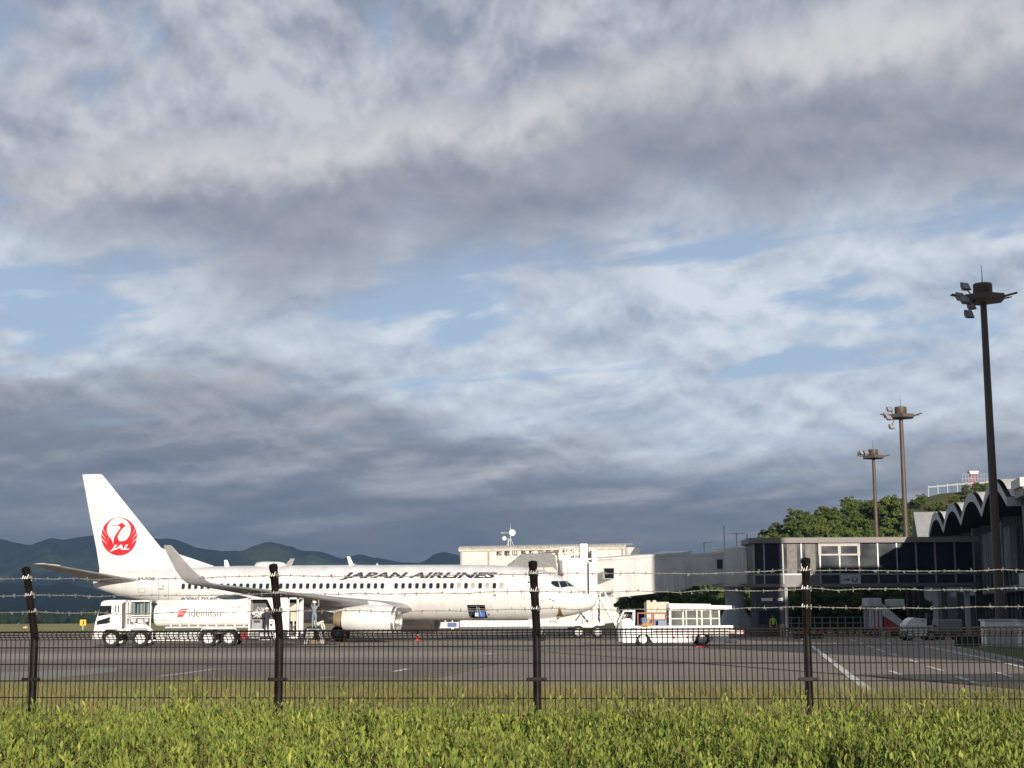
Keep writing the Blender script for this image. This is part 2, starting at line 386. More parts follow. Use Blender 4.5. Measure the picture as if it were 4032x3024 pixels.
gsheet('asphalt_strip', [(-800, 2618), (300, 2606), (1100, 2600), (1700, 2601), (1987, 2608), (1921, 2617), (1721, 2663), (1560, 2697), (1200, 2699), (0, 2701), (-800, 2708)], 0.012, ASPHD)
gsheet('concrete_strip', [(-800, 2586), (400, 2572), (1200, 2569), (1900, 2566), (1980, 2575), (1800, 2586), (1200, 2589), (300, 2594), (-800, 2606)], 0.012, CONCL)
gsheet('asphalt_strip', [(-800, 2558), (300, 2551), (1500, 2545), (2300, 2548), (2900, 2556), (2400, 2562), (1500, 2558), (400, 2563), (-800, 2572)], 0.012, ASPHD)
gsheet('concrete_strip', [(-700, 2656), (0, 2648), (461, 2629), (461, 2643), (190, 2674), (0, 2679), (-700, 2688)], 0.017, CONCB)
def line(pts, w, m, z=0.019, name='painted_line'):
    q = [G(x, y, z) for x, y in pts]; L = []; R = []
    for i, p in enumerate(q):
        t = (q[min(i+1, len(q)-1)] - q[max(i-1, 0)]); t = Vector((t.x, t.y, 0)).normalized(); nrm = Vector((-t.y, t.x, 0))
        L.append(p + nrm*w/2); R.append(p - nrm*w/2)
    me = bpy.data.meshes.new(name); n = len(q)
    me.from_pydata([tuple(p) for p in L+R], [], [(i, i+1, n+i+1, n+i) for i in range(n-1)])
    if me.polygons[0].normal.z < 0: me.flip_normals()
    return struct(finish(bpy.data.objects.new(name, me), m, None))
line([(3140, 2500), (3232, 2570), (3340, 2655), (3450, 2738)], 0.22, PAINTW)
def r6(*p): return [(3232+x*.36166, 2500+y*.36166) for x, y in p]
for seg in (((755, 390), (885, 438)), ((1165, 342), (1335, 390)), ((950, 268), (1070, 302)), ((755, 200), (840, 224)), ((1480, 452), (1690, 522)), ((1910, 405), (2090, 457)),
            ((720, 88), (768, 102)), ((415, 85), (458, 100)), ((115, 78), (158, 92)), ((330, 50), (372, 66)), ((500, 110), (570, 135)), ((600, 150), (690, 180))):
    line(r6(*seg), 0.16, PAINTW)
line(r6((1020, 95), (1180, 130), (1900, 278), (2300, 378), (2600, 450)), 0.16, PAINTW)
line([(165, 2701), (300, 2696), (434, 2687)], 0.17, PAINTW); line([(240, 2700), (432, 2699)], 0.08, PAINTW, 0.023)
line([(626, 2663), (730, 2650), (830, 2636), (933, 2632)], 0.14, PAINTW); line([(690, 2652), (850, 2649)], 0.07, PAINTW, 0.023)
line([(1253, 2669), (1324, 2665)], 0.18, PAINTW); line([(1190, 2701), (1238, 2692)], 0.18, PAINTW)
line([(1550, 2644), (1604, 2633)], 0.22, PAINTW); line([(1390, 2636), (1550, 2636)], 0.08, PAINTW)
line([(1911, 2577), (1943, 2573)], 0.2, PAINTW); line([(2690, 2535), (2760, 2530)], 0.1, PAINTW)
line([(1531, 2703), (1721, 2663), (1921, 2617), (1987, 2608), (2200, 2560), (2330, 2538)], 0.16, TANL, 0.021, 'pavement_joint')
line([(1400, 2539), (1742, 2546), (2100, 2563), (2400, 2585), (2715, 2608), (3170, 2643), (3630, 2677), (4200, 2727)], 0.16, SEAM, 0.021, 'pavement_joint')
line([(2000, 2622), (2500, 2612), (3200, 2600)], 0.05, SEAM, 0.021, 'pavement_joint')
line([(600, 2597), (1500, 2592), (2400, 2600)], 0.06, SEAM, 0.024, 'pavement_joint')
# lawn beyond the kerb on the right
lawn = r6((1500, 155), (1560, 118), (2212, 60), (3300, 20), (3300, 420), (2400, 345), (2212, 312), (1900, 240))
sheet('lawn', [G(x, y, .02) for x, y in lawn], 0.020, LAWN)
lv = [G(x, y, 0) for x, y in r6((1440, 150), (1560, 172), (1900, 246), (2212, 318), (2600, 398))]
kb = MB()
for a, b in zip(lv[:-1], lv[1:]): kb.bar(Vector((a.x, a.y, .06)), Vector((b.x, b.y, .06)), .16, .12)
struct(kb.build('kerb', CONC))

# ---------------------------------------------------------------- mountains behind the field
def vnoise(x, y, seed=0):
    h = lambda i, j: (np.sin(i*127.1 + j*311.7 + seed*74.7)*43758.5453) % 1.0
    i = np.floor(x); j = np.floor(y); u = x-i; v = y-j; u = u*u*(3-2*u); v = v*v*(3-2*v)
    return (h(i, j)*(1-u)+h(i+1, j)*u)*(1-v) + (h(i, j+1)*(1-u)+h(i+1, j+1)*u)*v
def fbm(x, y, o=5, seed=0):
    s = 0; a = .5
    for k in range(o): s = s + a*vnoise(x*2**k, y*2**k, seed+k); a *= .5
    return s
def ridge(name, pts, Y, base, m, rough, cols=420, rows=26, depth=0.35, seed=0):
    xs = np.linspace(pts[0][0], pts[-1][0], cols); ys = np.interp(xs, [p[0] for p in pts], [p[1] for p in pts])
    vs = []
    for r in range(rows):
        k = r/(rows-1)                       # 0 ridge .. 1 foot
        for i in range(cols):
            p = W(xs[i], ys[i], Y); hh = max(p.z, 1.0)
            yy = Y - (Y*depth)*k
            bump = (fbm(np.array(xs[i]*.011), np.array(k*5.0), 5, seed) - .5)
            z = hh*(1-k)**1.15*(1 + 0.55*bump*min(1, k*4)) + bump*rough*(0.35 + k*(1-k)*3.0)*hh + (fbm(np.array(xs[i]*.09), np.array(k*9.0), 3, seed+9)-.5)*hh*.03
            vs.append((p.x*(yy/Y)**.35, yy, max(-5.0, float(z) if k < 1 else -5.0)))
    fs = [(r*cols+i, r*cols+i+1, (r+1)*cols+i+1, (r+1)*cols+i) for r in range(rows-1) for i in range(cols-1)]
    back = len(vs); vs += [(v[0], v[1]+900, -5) for v in vs[:cols]]      # the far side falls away too
    fs += [(i+1, i, back+i, back+i+1) for i in range(cols-1)]
    me = bpy.data.meshes.new(name); me.from_pydata(vs, [], fs); me.polygons.foreach_set('use_smooth', [True]*len(fs))
    return struct(finish(bpy.data.objects.new(name, me), m, None))
def forest_mat(name, a, b, c, s):
    m = bpy.data.materials.new(name); m.use_nodes = True; t = m.node_tree; bs = t.nodes['Principled BSDF']
    g = t.nodes.new('ShaderNodeTexCoord'); v = N(t, g.outputs['Object'])
    n1 = noise(t, v, s, 3.0, 0.5); n2 = noise(t, v, s*14, 5.0, 0.65)
    cc = mix(t, n1.step(0.50, 0.66), a, b); cc = mix(t, n2.step(0.4, 0.7)*0.6, cc, c); t.links.new(cc.s, bs.inputs['Base Color'])
    bs.inputs['Roughness'].default_value = 1.0; bs.inputs['Specular IOR Level'].default_value = 0.0
    return m
FARF = forest_mat('far_forest', (0.010, 0.019, 0.019), (0.060, 0.078, 0.036), (0.007, 0.014, 0.015), 0.0021)  # brighter green tone paints sunlit patches onto the slopes
FARF2 = forest_mat('mid_forest', (0.009, 0.017, 0.016), (0.016, 0.026, 0.017), (0.006, 0.012, 0.012), 0.003)
MPTS = [(-2200, 2150), (-1400, 2110), (-700, 2135), (-300, 2090), (0, 2117), (60, 2130), (122, 2143), (203, 2121), (366, 2111), (500, 2112), (610, 2119), (712, 2125), (793, 2162), (895, 2172), (958, 2170),
        (1006, 2146), (1059, 2132), (1094, 2143), (1142, 2148), (1218, 2170), (1252, 2167), (1294, 2183), (1344, 2199), (1385, 2187), (1427, 2180), (1517, 2201), (1571, 2213), (1662, 2213), (1698, 2188),
        (1752, 2172), (1806, 2182), (1900, 2205), (2100, 2215), (2400, 2200), (2700, 2222), (3200, 2215), (4032, 2190), (5000, 2170), (6200, 2190)]
ridge('mountain', MPTS, 3600, 0, FARF, 0.16, seed=3)
ridge('foothill', [(-1500, 2330), (-600, 2300), (0, 2291), (120, 2302), (190, 2309), (252, 2289), (325, 2312), (400, 2330), (700, 2345), (1200, 2318), (1700, 2338), (2300, 2330), (3400, 2345), (4600, 2330)], 2100, 0, FARF2, 0.12, rows=16, depth=.28, seed=21)
# belt of far trees along the field's edge: a wood nobody could count
def far_wood(name, x0, x1, Y, hmin, hmax, m, seed):
    q = MB(); r = random.Random(seed); x = x0
    while x < x1:
        h = r.uniform(hmin, hmax); w = h*r.uniform(.5, .9); yy = Y + r.uniform(-15, 15); n = 7
        ring = [[(x+cos(2*pi*k/n)*w*f*r.uniform(.8, 1.15), yy+sin(2*pi*k/n)*w*f*r.uniform(.8, 1.15), h*zf*r.uniform(.93, 1.05)) for k in range(n)] for f, zf in ((.75, 0), (1, .35), (.85, .7), (.4, .95), (.08, 1.02))]
        q.loft(ring); x += w*r.uniform(.35, .8)
    o = q.build(name, m); return stuff(o)
WOOD = forest_mat('field_edge_trees', (0.018, 0.028, 0.014), (0.030, 0.040, 0.016), (0.010, 0.017, 0.010), 0.05)
tag(far_wood('far_wood', -520, 420, 900, 4, 9, WOOD, 5), 'dark belt of far trees along the grass field', 'wood')

# ---------------------------------------------------------------- airliner (local: x forward from the nose, -y right side, z up)
PYAW = -math.asin(0.225); PPIT = radians(0.5)
plane = empty('airliner'); plane.rotation_mode = 'XYZ'
plane.rotation_euler = (0, PPIT, PYAW); plane.location = (W(2346, 2365, 107.4).x, 107.4, -19*sin(PPIT))
tag(plane, 'white twin-jet airliner with red crane emblem on its tail, parked on the apron', 'airplane')
PM = Matrix.LocRotScale(plane.location, plane.rotation_euler.to_quaternion(), None); PMI = PM.inverted()
ST = [  # station, top, bottom, half width
 (0.0, 2.95, 2.80, .06), (0.06, 3.10, 2.62, .24), (.2, 3.23, 2.46, .42), (.49, 3.40, 2.30, .66), (.85, 3.58, 2.14, .88), (1.38, 3.87, 1.99, 1.14), (1.75, 4.08, 1.91, 1.28), (2.1, 4.33, 1.84, 1.40), (2.55, 4.62, 1.76, 1.53),
 (3.0, 4.83, 1.69, 1.63), (3.6, 5.00, 1.63, 1.73), (4.3, 5.14, 1.58, 1.80), (5.2, 5.26, 1.56, 1.85), (6.3, 5.36, 1.55, 1.88), (8.1, 5.43, 1.55, 1.88), (10, 5.45, 1.55, 1.88), (14, 5.46, 1.55, 1.88), (19, 5.47, 1.55, 1.88), (23, 5.46, 1.56, 1.88),
 (25.5, 5.45, 1.62, 1.88), (27, 5.44, 1.75, 1.85), (29, 5.42, 2.00, 1.75), (31, 5.38, 2.33, 1.60), (33, 5.32, 2.70, 1.38), (34.5, 5.25, 2.98, 1.18), (36, 5.16, 3.27, .92), (37, 5.05, 3.55, .68), (37.7, 4.86, 3.78, .46), (38.05, 4.55, 3.95, .26)]
def fus(s):
    a = [np.interp(s, [q[0] for q in ST], [q[k] for q in ST]) for k in (1, 2, 3)]; return a
def fpt(s, th):      # th 0 = top, +pi/2 = right side
    t, b, h = fus(s); mid = (t+b)/2; hf = (t-b)/2
    return (-s, -h*sin(th), mid + hf*cos(th))
CG = (8.80, 7.52, 2.62, 1.72)      # cargo door: aft, fore, upper and lower edge
def th_of(s, z):
    t, b, h = fus(s); return math.acos(max(-1, min(1, (z-(t+b)/2)/((t-b)/2))))
ss = sorted(set([q[0] for q in ST] + list(np.arange(.5, 38, .45)) + [CG[0], CG[1]]))
ss = [s for i, s in enumerate(ss) if i == 0 or s-ss[i-1] > 0.03 or s in (CG[0], CG[1])]
tA, tB = th_of(8.1, CG[2]), th_of(8.1, CG[3])
ths = sorted(set(list(np.linspace(0, 2*pi, 61)[:-1]) + [tA, tB]))
nT = len(ths); FV = [fpt(s, t) for s in ss for t in ths]; FF = []
for i in range(len(ss)-1):
    for k in range(nT):
        if CG[1]-1e-6 <= ss[i] < CG[0]-1e-6 and tA-1e-6 <= ths[k] < tB-1e-6: continue
        FF.append((i*nT+k, i*nT+(k+1) % nT, (i+1)*nT+(k+1) % nT, (i+1)*nT+k))
q = MB(); q.add(FV, FF); q.f.append(tuple(range(nT))[::-1]); q.mi.append(0)
q.f.append(tuple(range((len(ss)-1)*nT, len(ss)*nT))); q.mi.append(0)
fuselage = q.build('fuselage', PLANEW, plane, 50)
# hold behind the open cargo door
hold = MB()
cs = [fpt(CG[1], t) for t in (tA, tB)] + [fpt(CG[0], t) for t in (tB, tA)]; inn = [(p[0], p[1]+1.6, p[2]) for p in cs]
hold.add(cs+inn, [(4,5,6,7), (0,1,5,4), (1,2,6,5), (2,3,7,6), (3,0,4,7)])
hold.build('cargo_hold', DGREY, plane)
MB().box(-CG[0]+.06, -CG[1]-.06, -1.25, -1.16, 2.50, 2.58, bev=.01).bar((-8.2, -1.3, 2.5), (-8.0, -1.62, 1.8), .03).build('cargo_door', LGREY, plane)
rod = MB(); rod.tube([(-7.95, -1.72, 2.45), (-7.78, -1.62, 1.9)], .018, 6); rod.build('hold_net', LGREY, plane)
# ---- wings
def airfoil(n=12, t=.12):
    xs = [(1-cos(pi*k/n))/2 for k in range(n+1)]
    f = lambda x: 5*t*(.2969*sqrt(x)-.126*x-.3516*x*x+.2843*x**3-.1015*x**4)
    return [(x, f(x)) for x in xs] + [(x, -f(x)*.8) for x in xs[-2:0:-1]]
def sec(le, ch, t, up=(0, 0, 1), tw=0.0):
    le = Vector(le); up = Vector(up).normalized(); ax = Vector((-1, 0, 0))
    return [le + ax*(x*ch) + up*(z*ch - x*ch*tw) for x, z in airfoil(12, t)]
def wing(sg):
    S = [sec((-12.3, sg*1.0, 2.35), 9.0, .125), sec((-13.2, sg*1.9, 2.42), 7.6, .13), sec((-15.0, sg*5.4, 2.74), 5.75, .115), sec((-17.6, sg*10.3, 3.18), 3.75, .105), sec((-20.9, sg*16.4, 3.74), 1.75, .095)]
    return MB().loft(S)
def winglet(sg):
    up = lambda a: (0, -sg*sin(a), cos(a))
    S = [sec((-20.88, sg*16.38, 3.74), 1.75, .095), sec((-21.2, sg*16.85, 3.84), 1.60, .09, up(.5)), sec((-21.62, sg*17.18, 4.16), 1.42, .085, up(1.1)), sec((-22.1, sg*17.34, 4.60), 1.22, .08, up(1.38)), sec((-22.9, sg*17.52, 5.45), .86, .08, up(1.40)), sec((-23.5, sg*17.64, 6.1), .56, .08, up(1.40)), sec((-23.62, sg*17.66, 6.16), .40, .05, up(1.40))]
    return MB().loft(S)
for sg in (-1, 1):
    w = wing(sg).build('wing', WGREY, plane, 50)
    winglet(sg).build('winglet', WGREY, w, 50)
    for L, s0, ln, z in ((5.6, 18.3, 3.6, 2.33), (8.6, 19.4, 2.9, 2.62), (12.0, 20.6, 2.4, 2.93)):
        MB().lathe([(0, .02), (.3, .13), (.9, .2), (ln*.6, .19), (ln*.85, .11), (ln, .02)], (-s0, sg*L, z), (-1, 0, .05), 12).build('flap_track_fairing', PLANEW, w, 60)
# wing-to-body fairing
FS = []
for s, hw, zt, zb in ((13.5, .30, 1.74, 1.62), (14.4, 1.10, 2.10, 1.45), (15.3, 1.75, 2.55, 1.36), (16.2, 2.08, 2.84, 1.29), (17.4, 2.14, 2.95, 1.26), (20, 2.12, 2.85, 1.28), (22.5, 1.9, 2.5, 1.36), (24.5, 1.1, 2.0, 1.52)):
    FS.append([(-s, -hw*(abs(cos(a))**.7)*(1 if cos(a) >= 0 else -1), (zt+zb)/2 + (zt-zb)/2*(abs(sin(a))**.8)*(1 if sin(a) >= 0 else -1)) for a in [2*pi*k/24 for k in range(24)]])
MB().loft(FS).build('belly_fairing', PLANEW, plane, 60)
# ---- tail
def fsec(z, le, te, t=.09):
    ch = te-le; return [(-(le+x*ch), y*ch, z) for x, y in airfoil(12, t)]
fin = MB().loft([fsec(4.9, 32.0, 37.75, .085), fsec(5.3, 32.05, 37.72, .085), fsec(6.79, 32.76, 38.05, .085), fsec(9.2, 34.95, 38.68, .085), fsec(12.1, 37.58, 39.40, .085), fsec(12.33, 37.80, 39.46, .07), fsec(12.40, 37.98, 39.44, .03)]).build('tail_fin', PLANEW, plane, 50)
MB().loft([[(-s, -w*cos(a), z0+(z1-z0)*max(0, sin(a))) for a in [pi*k/12 for k in range(13)]] for s, z0, z1, w in ((28.5, 5.30, 5.44, .06), (30.2, 5.25, 5.98, .10), (31.8, 5.2, 6.48, .13), (32.9, 5.2, 6.85, .14), (34.0, 5.2, 6.95, .10))]).build('dorsal_fin', PLANEW, fin, 60)
MB().box(-39.1, -37.6, -.03, .03, 12.1, 12.13).build('rudder_gap', LGREY, fin)
for sg in (-1, 1):
    st = MB().loft([sec((-33.4, sg*.55, 4.28), 4.1, .09), sec((-34.0, sg*1.1, 4.37), 3.75, .09), sec((-36.1, sg*4.4, 4.93), 2.75, .085), sec((-37.75, sg*6.95, 5.37), 1.35, .08), sec((-37.98, sg*7.12, 5.42), 1.0, .05)]).build('stabilizer', WGREY, plane, 50)
    MB().loft([sec((-37.3, sg*6.5, 5.31), 1.62, .088), sec((-37.76, sg*6.97, 5.375), 1.36, .088), sec((-38.02, sg*7.2, 5.43), .95, .05)]).build('tip', PLANEW, st, 50)
MB().lathe([(0, .25), (.10, .24), (.12, .18), (-.2, .16)], (-38.02, 0, 4.25), (-1, 0, .05), 16).build('exhaust', DGREY, plane, 40)
# ---- engines
def engine(sg):
    o = (-12.75, sg*4.83, 1.53)
    flat = lambda s: .90 if s < -.2 else 1.0
    n = MB().lathe([(.05, .78), (0, .86), (.06, .93), (.35, 1.02), (1.2, 1.08), (2.3, 1.06), (3.2, .98), (3.82, .88)], o, (-1, 0, .03), 36, sq=flat); n.f.pop(); n.mi.pop(); n.f.pop(); n.mi.pop()
    nac = n.build('nacelle', PLANEW, plane, 40)
    MB().lathe([(.5, .76), (.12, .775), (.03, .80), (-.015, .86), (.03, .915), (.22, .985), (.30, 1.005)], o, (-1, 0, .03), 36, sq=flat).build('inlet_lip', METAL, nac, 60)
    fan = MB().lathe([(.62, .78), (.62, .2), (.35, .10), (.22, .0)], o, (-1, 0, .03), 28).build('fan', DGREY, nac, 40)
    bl = MB()
    for k in range(22):
        a = 2*pi*k/22; c = Vector((o[0]-.5, o[1]+cos(a)*.48, o[2]+.02+sin(a)*.48)); tq = Vector((.25, -sin(a)*.9, cos(a)*.9)).normalized(); rd = Vector((0, cos(a), sin(a)))
        bl.add([c-rd*.28-tq*.05, c-rd*.28+tq*.05, c+rd*.28+tq*.09, c+rd*.28-tq*.09], [(0,1,2,3)])
    bl.build('fan_blades', MGREY, fan)
    MB().lathe([(3.78, .87), (3.70, .80), (3.2, .7)], o, (-1, 0, .03), 30, sq=flat).build('fan_nozzle', BLACK, nac, 60)
    MB().lathe([(3.2, .66), (3.85, .62), (4.55, .50), (4.56, .44), (4.2, .42)], o, (-1, 0, .03), 28).build('core_nozzle', TANM, nac, 50)
    MB().lathe([(4.2, .40), (4.6, .30), (5.15, .05), (5.2, 0)], o, (-1, 0, .03), 20).build('exhaust_cone', DGREY, nac, 60)
    P = [[(-x, sg*4.83+yy*w, z) for yy, z in ((-.5, z0), (.5, z0), (.5, z1), (.15, z1+.05), (-.15, z1+.05), (-.5, z1))] for x, w, z0, z1 in ((13.2, .06, 2.40, 2.52), (14.2, .34, 2.25, 2.76), (15.6, .42, 2.1, 2.90), (17.0, .40, 2.05, 2.90), (18.6, .24, 2.2, 2.62), (19.4, .06, 2.35, 2.55))]
    MB().loft(P).build('pylon', PLANEW, nac, 50)
    if sg < 0:
        MB().loft([[(-13.3, -4.15, 2.2), (-13.3, -4.13, 2.22), (-14.6, -3.7, 2.62), (-14.6, -3.72, 2.60)], [(-14.9, -4.0, 2.3), (-14.9, -3.98, 2.32), (-14.9, -3.72, 2.6), (-14.9, -3.74, 2.58)]]).build('strake', PLANEW, nac)
for sg in (-1, 1): engine(sg)
# ---- landing gear
def leg_wheels(name, x, y, r, w, gap, top, strut):
    g = MB().tube([(x, y, r), (x, y, top*.55), (x+.05, y, top)], [strut, strut, strut*1.35], 12)
    g.tube([(x, y-gap, r), (x, y+gap, r)], strut*.7, 10); g.tube([(x, y, r+.5), (x-.75, y*(.6 if y else 1), top)], strut*.5, 8)
    g.bar((x+.16, y, r+.25), (x+.30, y, r+.75), .05); g.bar((x+.30, y, r+.75), (x+.1, y, r+1.1), .05)
    o = g.build(name, LGREY, plane, 40)
    for sd in (-1, 1): wheel(o, x, y+sd*gap, r, r, w, sd, LGREY, rim=.5)
    return o
for sg in (-1, 1): leg_wheels('main_gear', -19.6, sg*2.86, .565, .40, .43, 2.2, .13)
ng = leg_wheels('nose_gear', -4.05, 0, .345, .20, .2, 1.75, .075)
for sg in (-1, 1): MB().prism([(-4.75, 1.72), (-2.75, 1.86), (-2.65, 1.30), (-2.95, 1.22), (-4.6, 1.08)], sg*.38-.02, sg*.38+.02, 'y').build('gear_door', PLANEW, ng)
# ---- roof antennas
q = MB()
for s, h, ch, lean in ((27.26, .42, .42, .2), (22.46, .50, .55, -.25), (17.65, .62, .38, .35)):
    MB().loft([[(-(s+x*ch)+0, y*.5*ch, 5.40) for x, y in airfoil(8, .14)], [(-(s+lean+x*ch*.6), y*.4*ch, 5.46+h) for x, y in airfoil(8, .12)]]).build('blade_antenna', PLANEW if lean > 0 else WGREY, plane, 50)
MB().lathe([(-1.25, .02), (-1.1, .30), (-.7, .42), (.5, .45), (1.0, .38), (1.25, .02)], (-24.1, 0, 5.42), (-1, 0, 0), 20, sq=lambda s: .75).build('radome_hump', PLANEW, plane, 60)
for s in (15.92, 9.0, 8.4): MB().lathe([(0, .09), (.1, .08), (.16, .0)], (-s, 0, 5.44), (0, 0, 1), 10).build('beacon', LGREY, plane, 60)
for s, z in ((3.0, 3.05), (2.75, 2.95)): MB().tube([(-s, -1.55, z), (-s+.02, -1.70, z-.02), (-s+.2, -1.72, z-.02)], .018, 6).build('probe', METAL, plane)

# ---- marks that lie on the skin
bpy.context.view_layer.update()
def bvh_of(*objs):
    vs = []; fs = []
    for o in objs:
        k = len(vs); vs += [PM @ v.co for v in o.data.vertices]; fs += [tuple(i+k for i in p.vertices) for p in o.data.polygons]
    return BVHTree.FromPolygons(vs, fs)
BF = bvh_of(fuselage); BT = bvh_of(fin)
def skin_decal(name, v, f, m, parent, bvh, du=6, dv=4, off=.006, cut=True):
    """flat outline given in photograph pixels, laid on the skin it is painted on"""
    if cut: v, f = slice_flat(v, f, du, dv)
    out = []
    for x, y, _ in v:
        d = ray(x, y).normalized(); h, nr, i, ds = bvh.ray_cast(CAM, d)
        if h is None:
            h, nr, i, ds = bvh.find_nearest(CAM + d*108.0)
        if nr.dot(d) > 0: nr = -nr
        out.append(PMI @ (h + nr*off))
    me = bpy.data.meshes.new(name); me.from_pydata([tuple(p) for p in out], [], f)
    o = finish(bpy.data.objects.new(name, me), m, parent); return o
def px_text(body, x0, x1, ybot, ytop, shear=0.0, bold=0.0):
    v, f = text_mesh(body, 1.0, shear, bold); v = fit(v, x0, x1, ybot, ytop); return v, f
v, f = px_text('JAPAN AIRLINES', 1338, 1960, 2283.5, 2253.5, .38, .042); skin_decal('lettering', v, f, INK, fuselage, BF)
v, f = px_text('JA306J', 539, 612, 2287.5, 2271.5, .25, .03); skin_decal('lettering', v, f, INK2, fuselage, BF)
v, f = px_text('BOEING 737-800', 712, 856, 2365, 2352, .3, .02); skin_decal('lettering', v, f, INK, fuselage, BF)
def ringpts(x0, x1, y0, y1, r, n=5):
    p = []
    for cx, cy, a0 in ((x1-r, y1-r, 0), (x0+r, y1-r, 90), (x0+r, y0+r, 180), (x1-r, y0+r, 270)):
        p += [(cx+r*cos(radians(a0+90*k/n)), cy+r*sin(radians(a0+90*k/n)), 0) for k in range(n+1)]
    return p
def outline(name, x0, x1, y0, y1, r, w, m, parent, bvh):
    a = ringpts(x0, x1, y0, y1, r); b = ringpts(x0+w, x1-w, y0+w, y1-w, max(r-w, .3)); n = len(a)
    return skin_decal(name, a+b, [(i, (i+1) % n, n+(i+1) % n, n+i) for i in range(n)], m, parent, bvh, 8, 4)
outline('door', 2063, 2118, 2264, 2359, 6, 1.3, INK2, fuselage, BF)
outline('door', 624, 664, 2276, 2364, 5, 1.3, INK2, fuselage, BF)
outline('overwing_exit', 1366, 1398.5, 2287, 2343, 7, 1.2, INK2, fuselage, BF)
outline('overwing_exit', 1417, 1450, 2287, 2343, 7, 1.2, INK2, fuselage, BF)
outline('skin_mark', 545, 571, 2316, 2334, 2, 1.0, INK2, fuselage, BF)  # access panel outline
def blob(name, cx, cy, rx, ry, m, n=12, off=.008): return skin_decal(name, [(cx+rx*cos(2*pi*k/n), cy+ry*sin(2*pi*k/n), 0) for k in range(n)], [tuple(range(n))], m, fuselage, BF, 0, 0, off, False)
blob('door_window', 2082, 2293, 4, 4, DGREY); blob('port', 1948, 2344, 5.5, 6, MGREY); blob('port', 1925, 2419, 5, 4.5, MGREY); blob('port', 642, 2308, 4, 4, MGREY)
blob('red_roundel', 1305, 2267, 5, 5.5, REDP); blob('beacon_mark', 797, 2275, 9, 7, INK2); blob('beacon_mark', 790, 2275, 4, 6, MGREY, off=.012)
skin_decal('door_handle', ringpts(626, 646, 2317, 2321, 1.5), [tuple(range(24))], INK2, fuselage, BF, 0, 0, .007, False)
skin_decal('door_handle', ringpts(2066, 2090, 2303, 2308, 1.5), [tuple(range(24))], LGREY, fuselage, BF, 0, 0, .007, False)
for x0, y0, x1, y1 in ((2024, 2389, 2030, 2433), (2276, 2300, 2278, 2424)):
    skin_decal('panel_joint', [(x0, y0, 0), (x0+1.2, y0, 0), (x1+1.2, y1, 0), (x1, y1, 0)], [(0,1,2,3)], LGREY, fuselage, BF, 0, 5)
skin_decal('skin_mark', [(2198, 2392, 0), (2206, 2392, 0), (2214, 2418, 0), (2220, 2428, 0), (2206, 2424, 0), (2189, 2428, 0), (2198, 2412, 0)], [tuple(range(7))], mat('brown_streak', (0.25, 0.12, 0.04), .7, var=.3, scale=10), fuselage, BF, 4, 4, .008)  # flat brown patch on the skin, no panel opens here
q = MB()                                          # skin joints round the barrel and along it
for s_ in (5.0, 7.1, 9.6, 12.2, 14.9, 17.6, 20.2, 22.9, 25.4, 27.9, 30.4, 32.7, 34.9):
    rg_ = [[Vector(fpt(s_+d_, t_))*1.0 for d_ in (0, .016)] for t_ in np.linspace(.15, 2.9, 30)]
    q.add([tuple(Vector(p_)+Vector((0, -.004*sin(t_), .004*cos(t_)))) for t_, r_ in zip(np.linspace(.15, 2.9, 30), rg_) for p_ in r_], [(2*k_, 2*k_+1, 2*k_+3, 2*k_+2) for k_ in range(29)])
for z_ in (4.75, 3.35, 2.35):
    ps_ = [Vector(fpt(s_, th_of(s_, z_))) for s_ in np.linspace(4.2, 31, 60)]
    q.add([tuple(p_+Vector((0, -.005, d_))) for p_ in ps_ for d_ in (0, .012)], [(2*k_, 2*k_+1, 2*k_+3, 2*k_+2) for k_ in range(59)])
stuff(q.build('skin_joints', mat('joint_grey', (.50, .49, .47), .6), fuselage))
# ---- cabin windows: a frame with its pane
def window_meshes():
    a = ringpts(-.165, .165, -.235, .235, .12); b = ringpts(-.128, .128, -.195, .195, .10); n = len(a)
    mk = lambda nm, vs, fs: (lambda me: (me.from_pydata(vs, [], fs), me)[1])(bpy.data.meshes.new(nm))
    fr = mk('cabin_window', [(x, y, 0.0) for x, y, _ in a] + [(x, y, .008) for x, y, _ in b], [(i, (i+1) % n, n+(i+1) % n, n+i) for i in range(n)]); fr.materials.append(LGREY)
    pn = mk('pane', [(x, y, .006) for x, y, _ in b], [tuple(range(n))]); pn.materials.append(GLASSD)
    pp = mk('pane', [(x, y, .006) for x, y, _ in b], [tuple(range(n))]); pp.materials.append(mat('window_blind', (.42, .39, .35), .7))
    return fr, pn, pp
wf, wp_, wb_ = window_meshes()
def add_window(s, blind=False, z=3.93):
    th = th_of(s, z); c = Vector(fpt(s, th)); c2 = Vector(fpt(s, th+.02)); c3 = Vector(fpt(s+.1, th))
    ex = (c - c3).normalized(); ey = (c - c2).normalized(); ez = ex.cross(ey).normalized()
    if ez.y > 0: ez = -ez
    ex = ey.cross(ez)
    M4 = Matrix((( *ex, 0), (*ey, 0), (*ez, 0), (0, 0, 0, 1))).transposed(); M4.translation = c + ez*.004
    o = bpy.data.objects.new('cabin_window', wf); COL.objects.link(o); o.parent = plane; o.matrix_local = M4
    p = bpy.data.objects.new('pane', wb_ if blind else wp_); COL.objects.link(p); p.parent = o
    return o
s = 6.30
for k in range(48):
    sk = 6.30 + .5065*k
    if sk > 30.2: break
    if k in (16,): continue                       # no window over the air duct
    add_window(sk, k in (0, 2, 4, 6) )
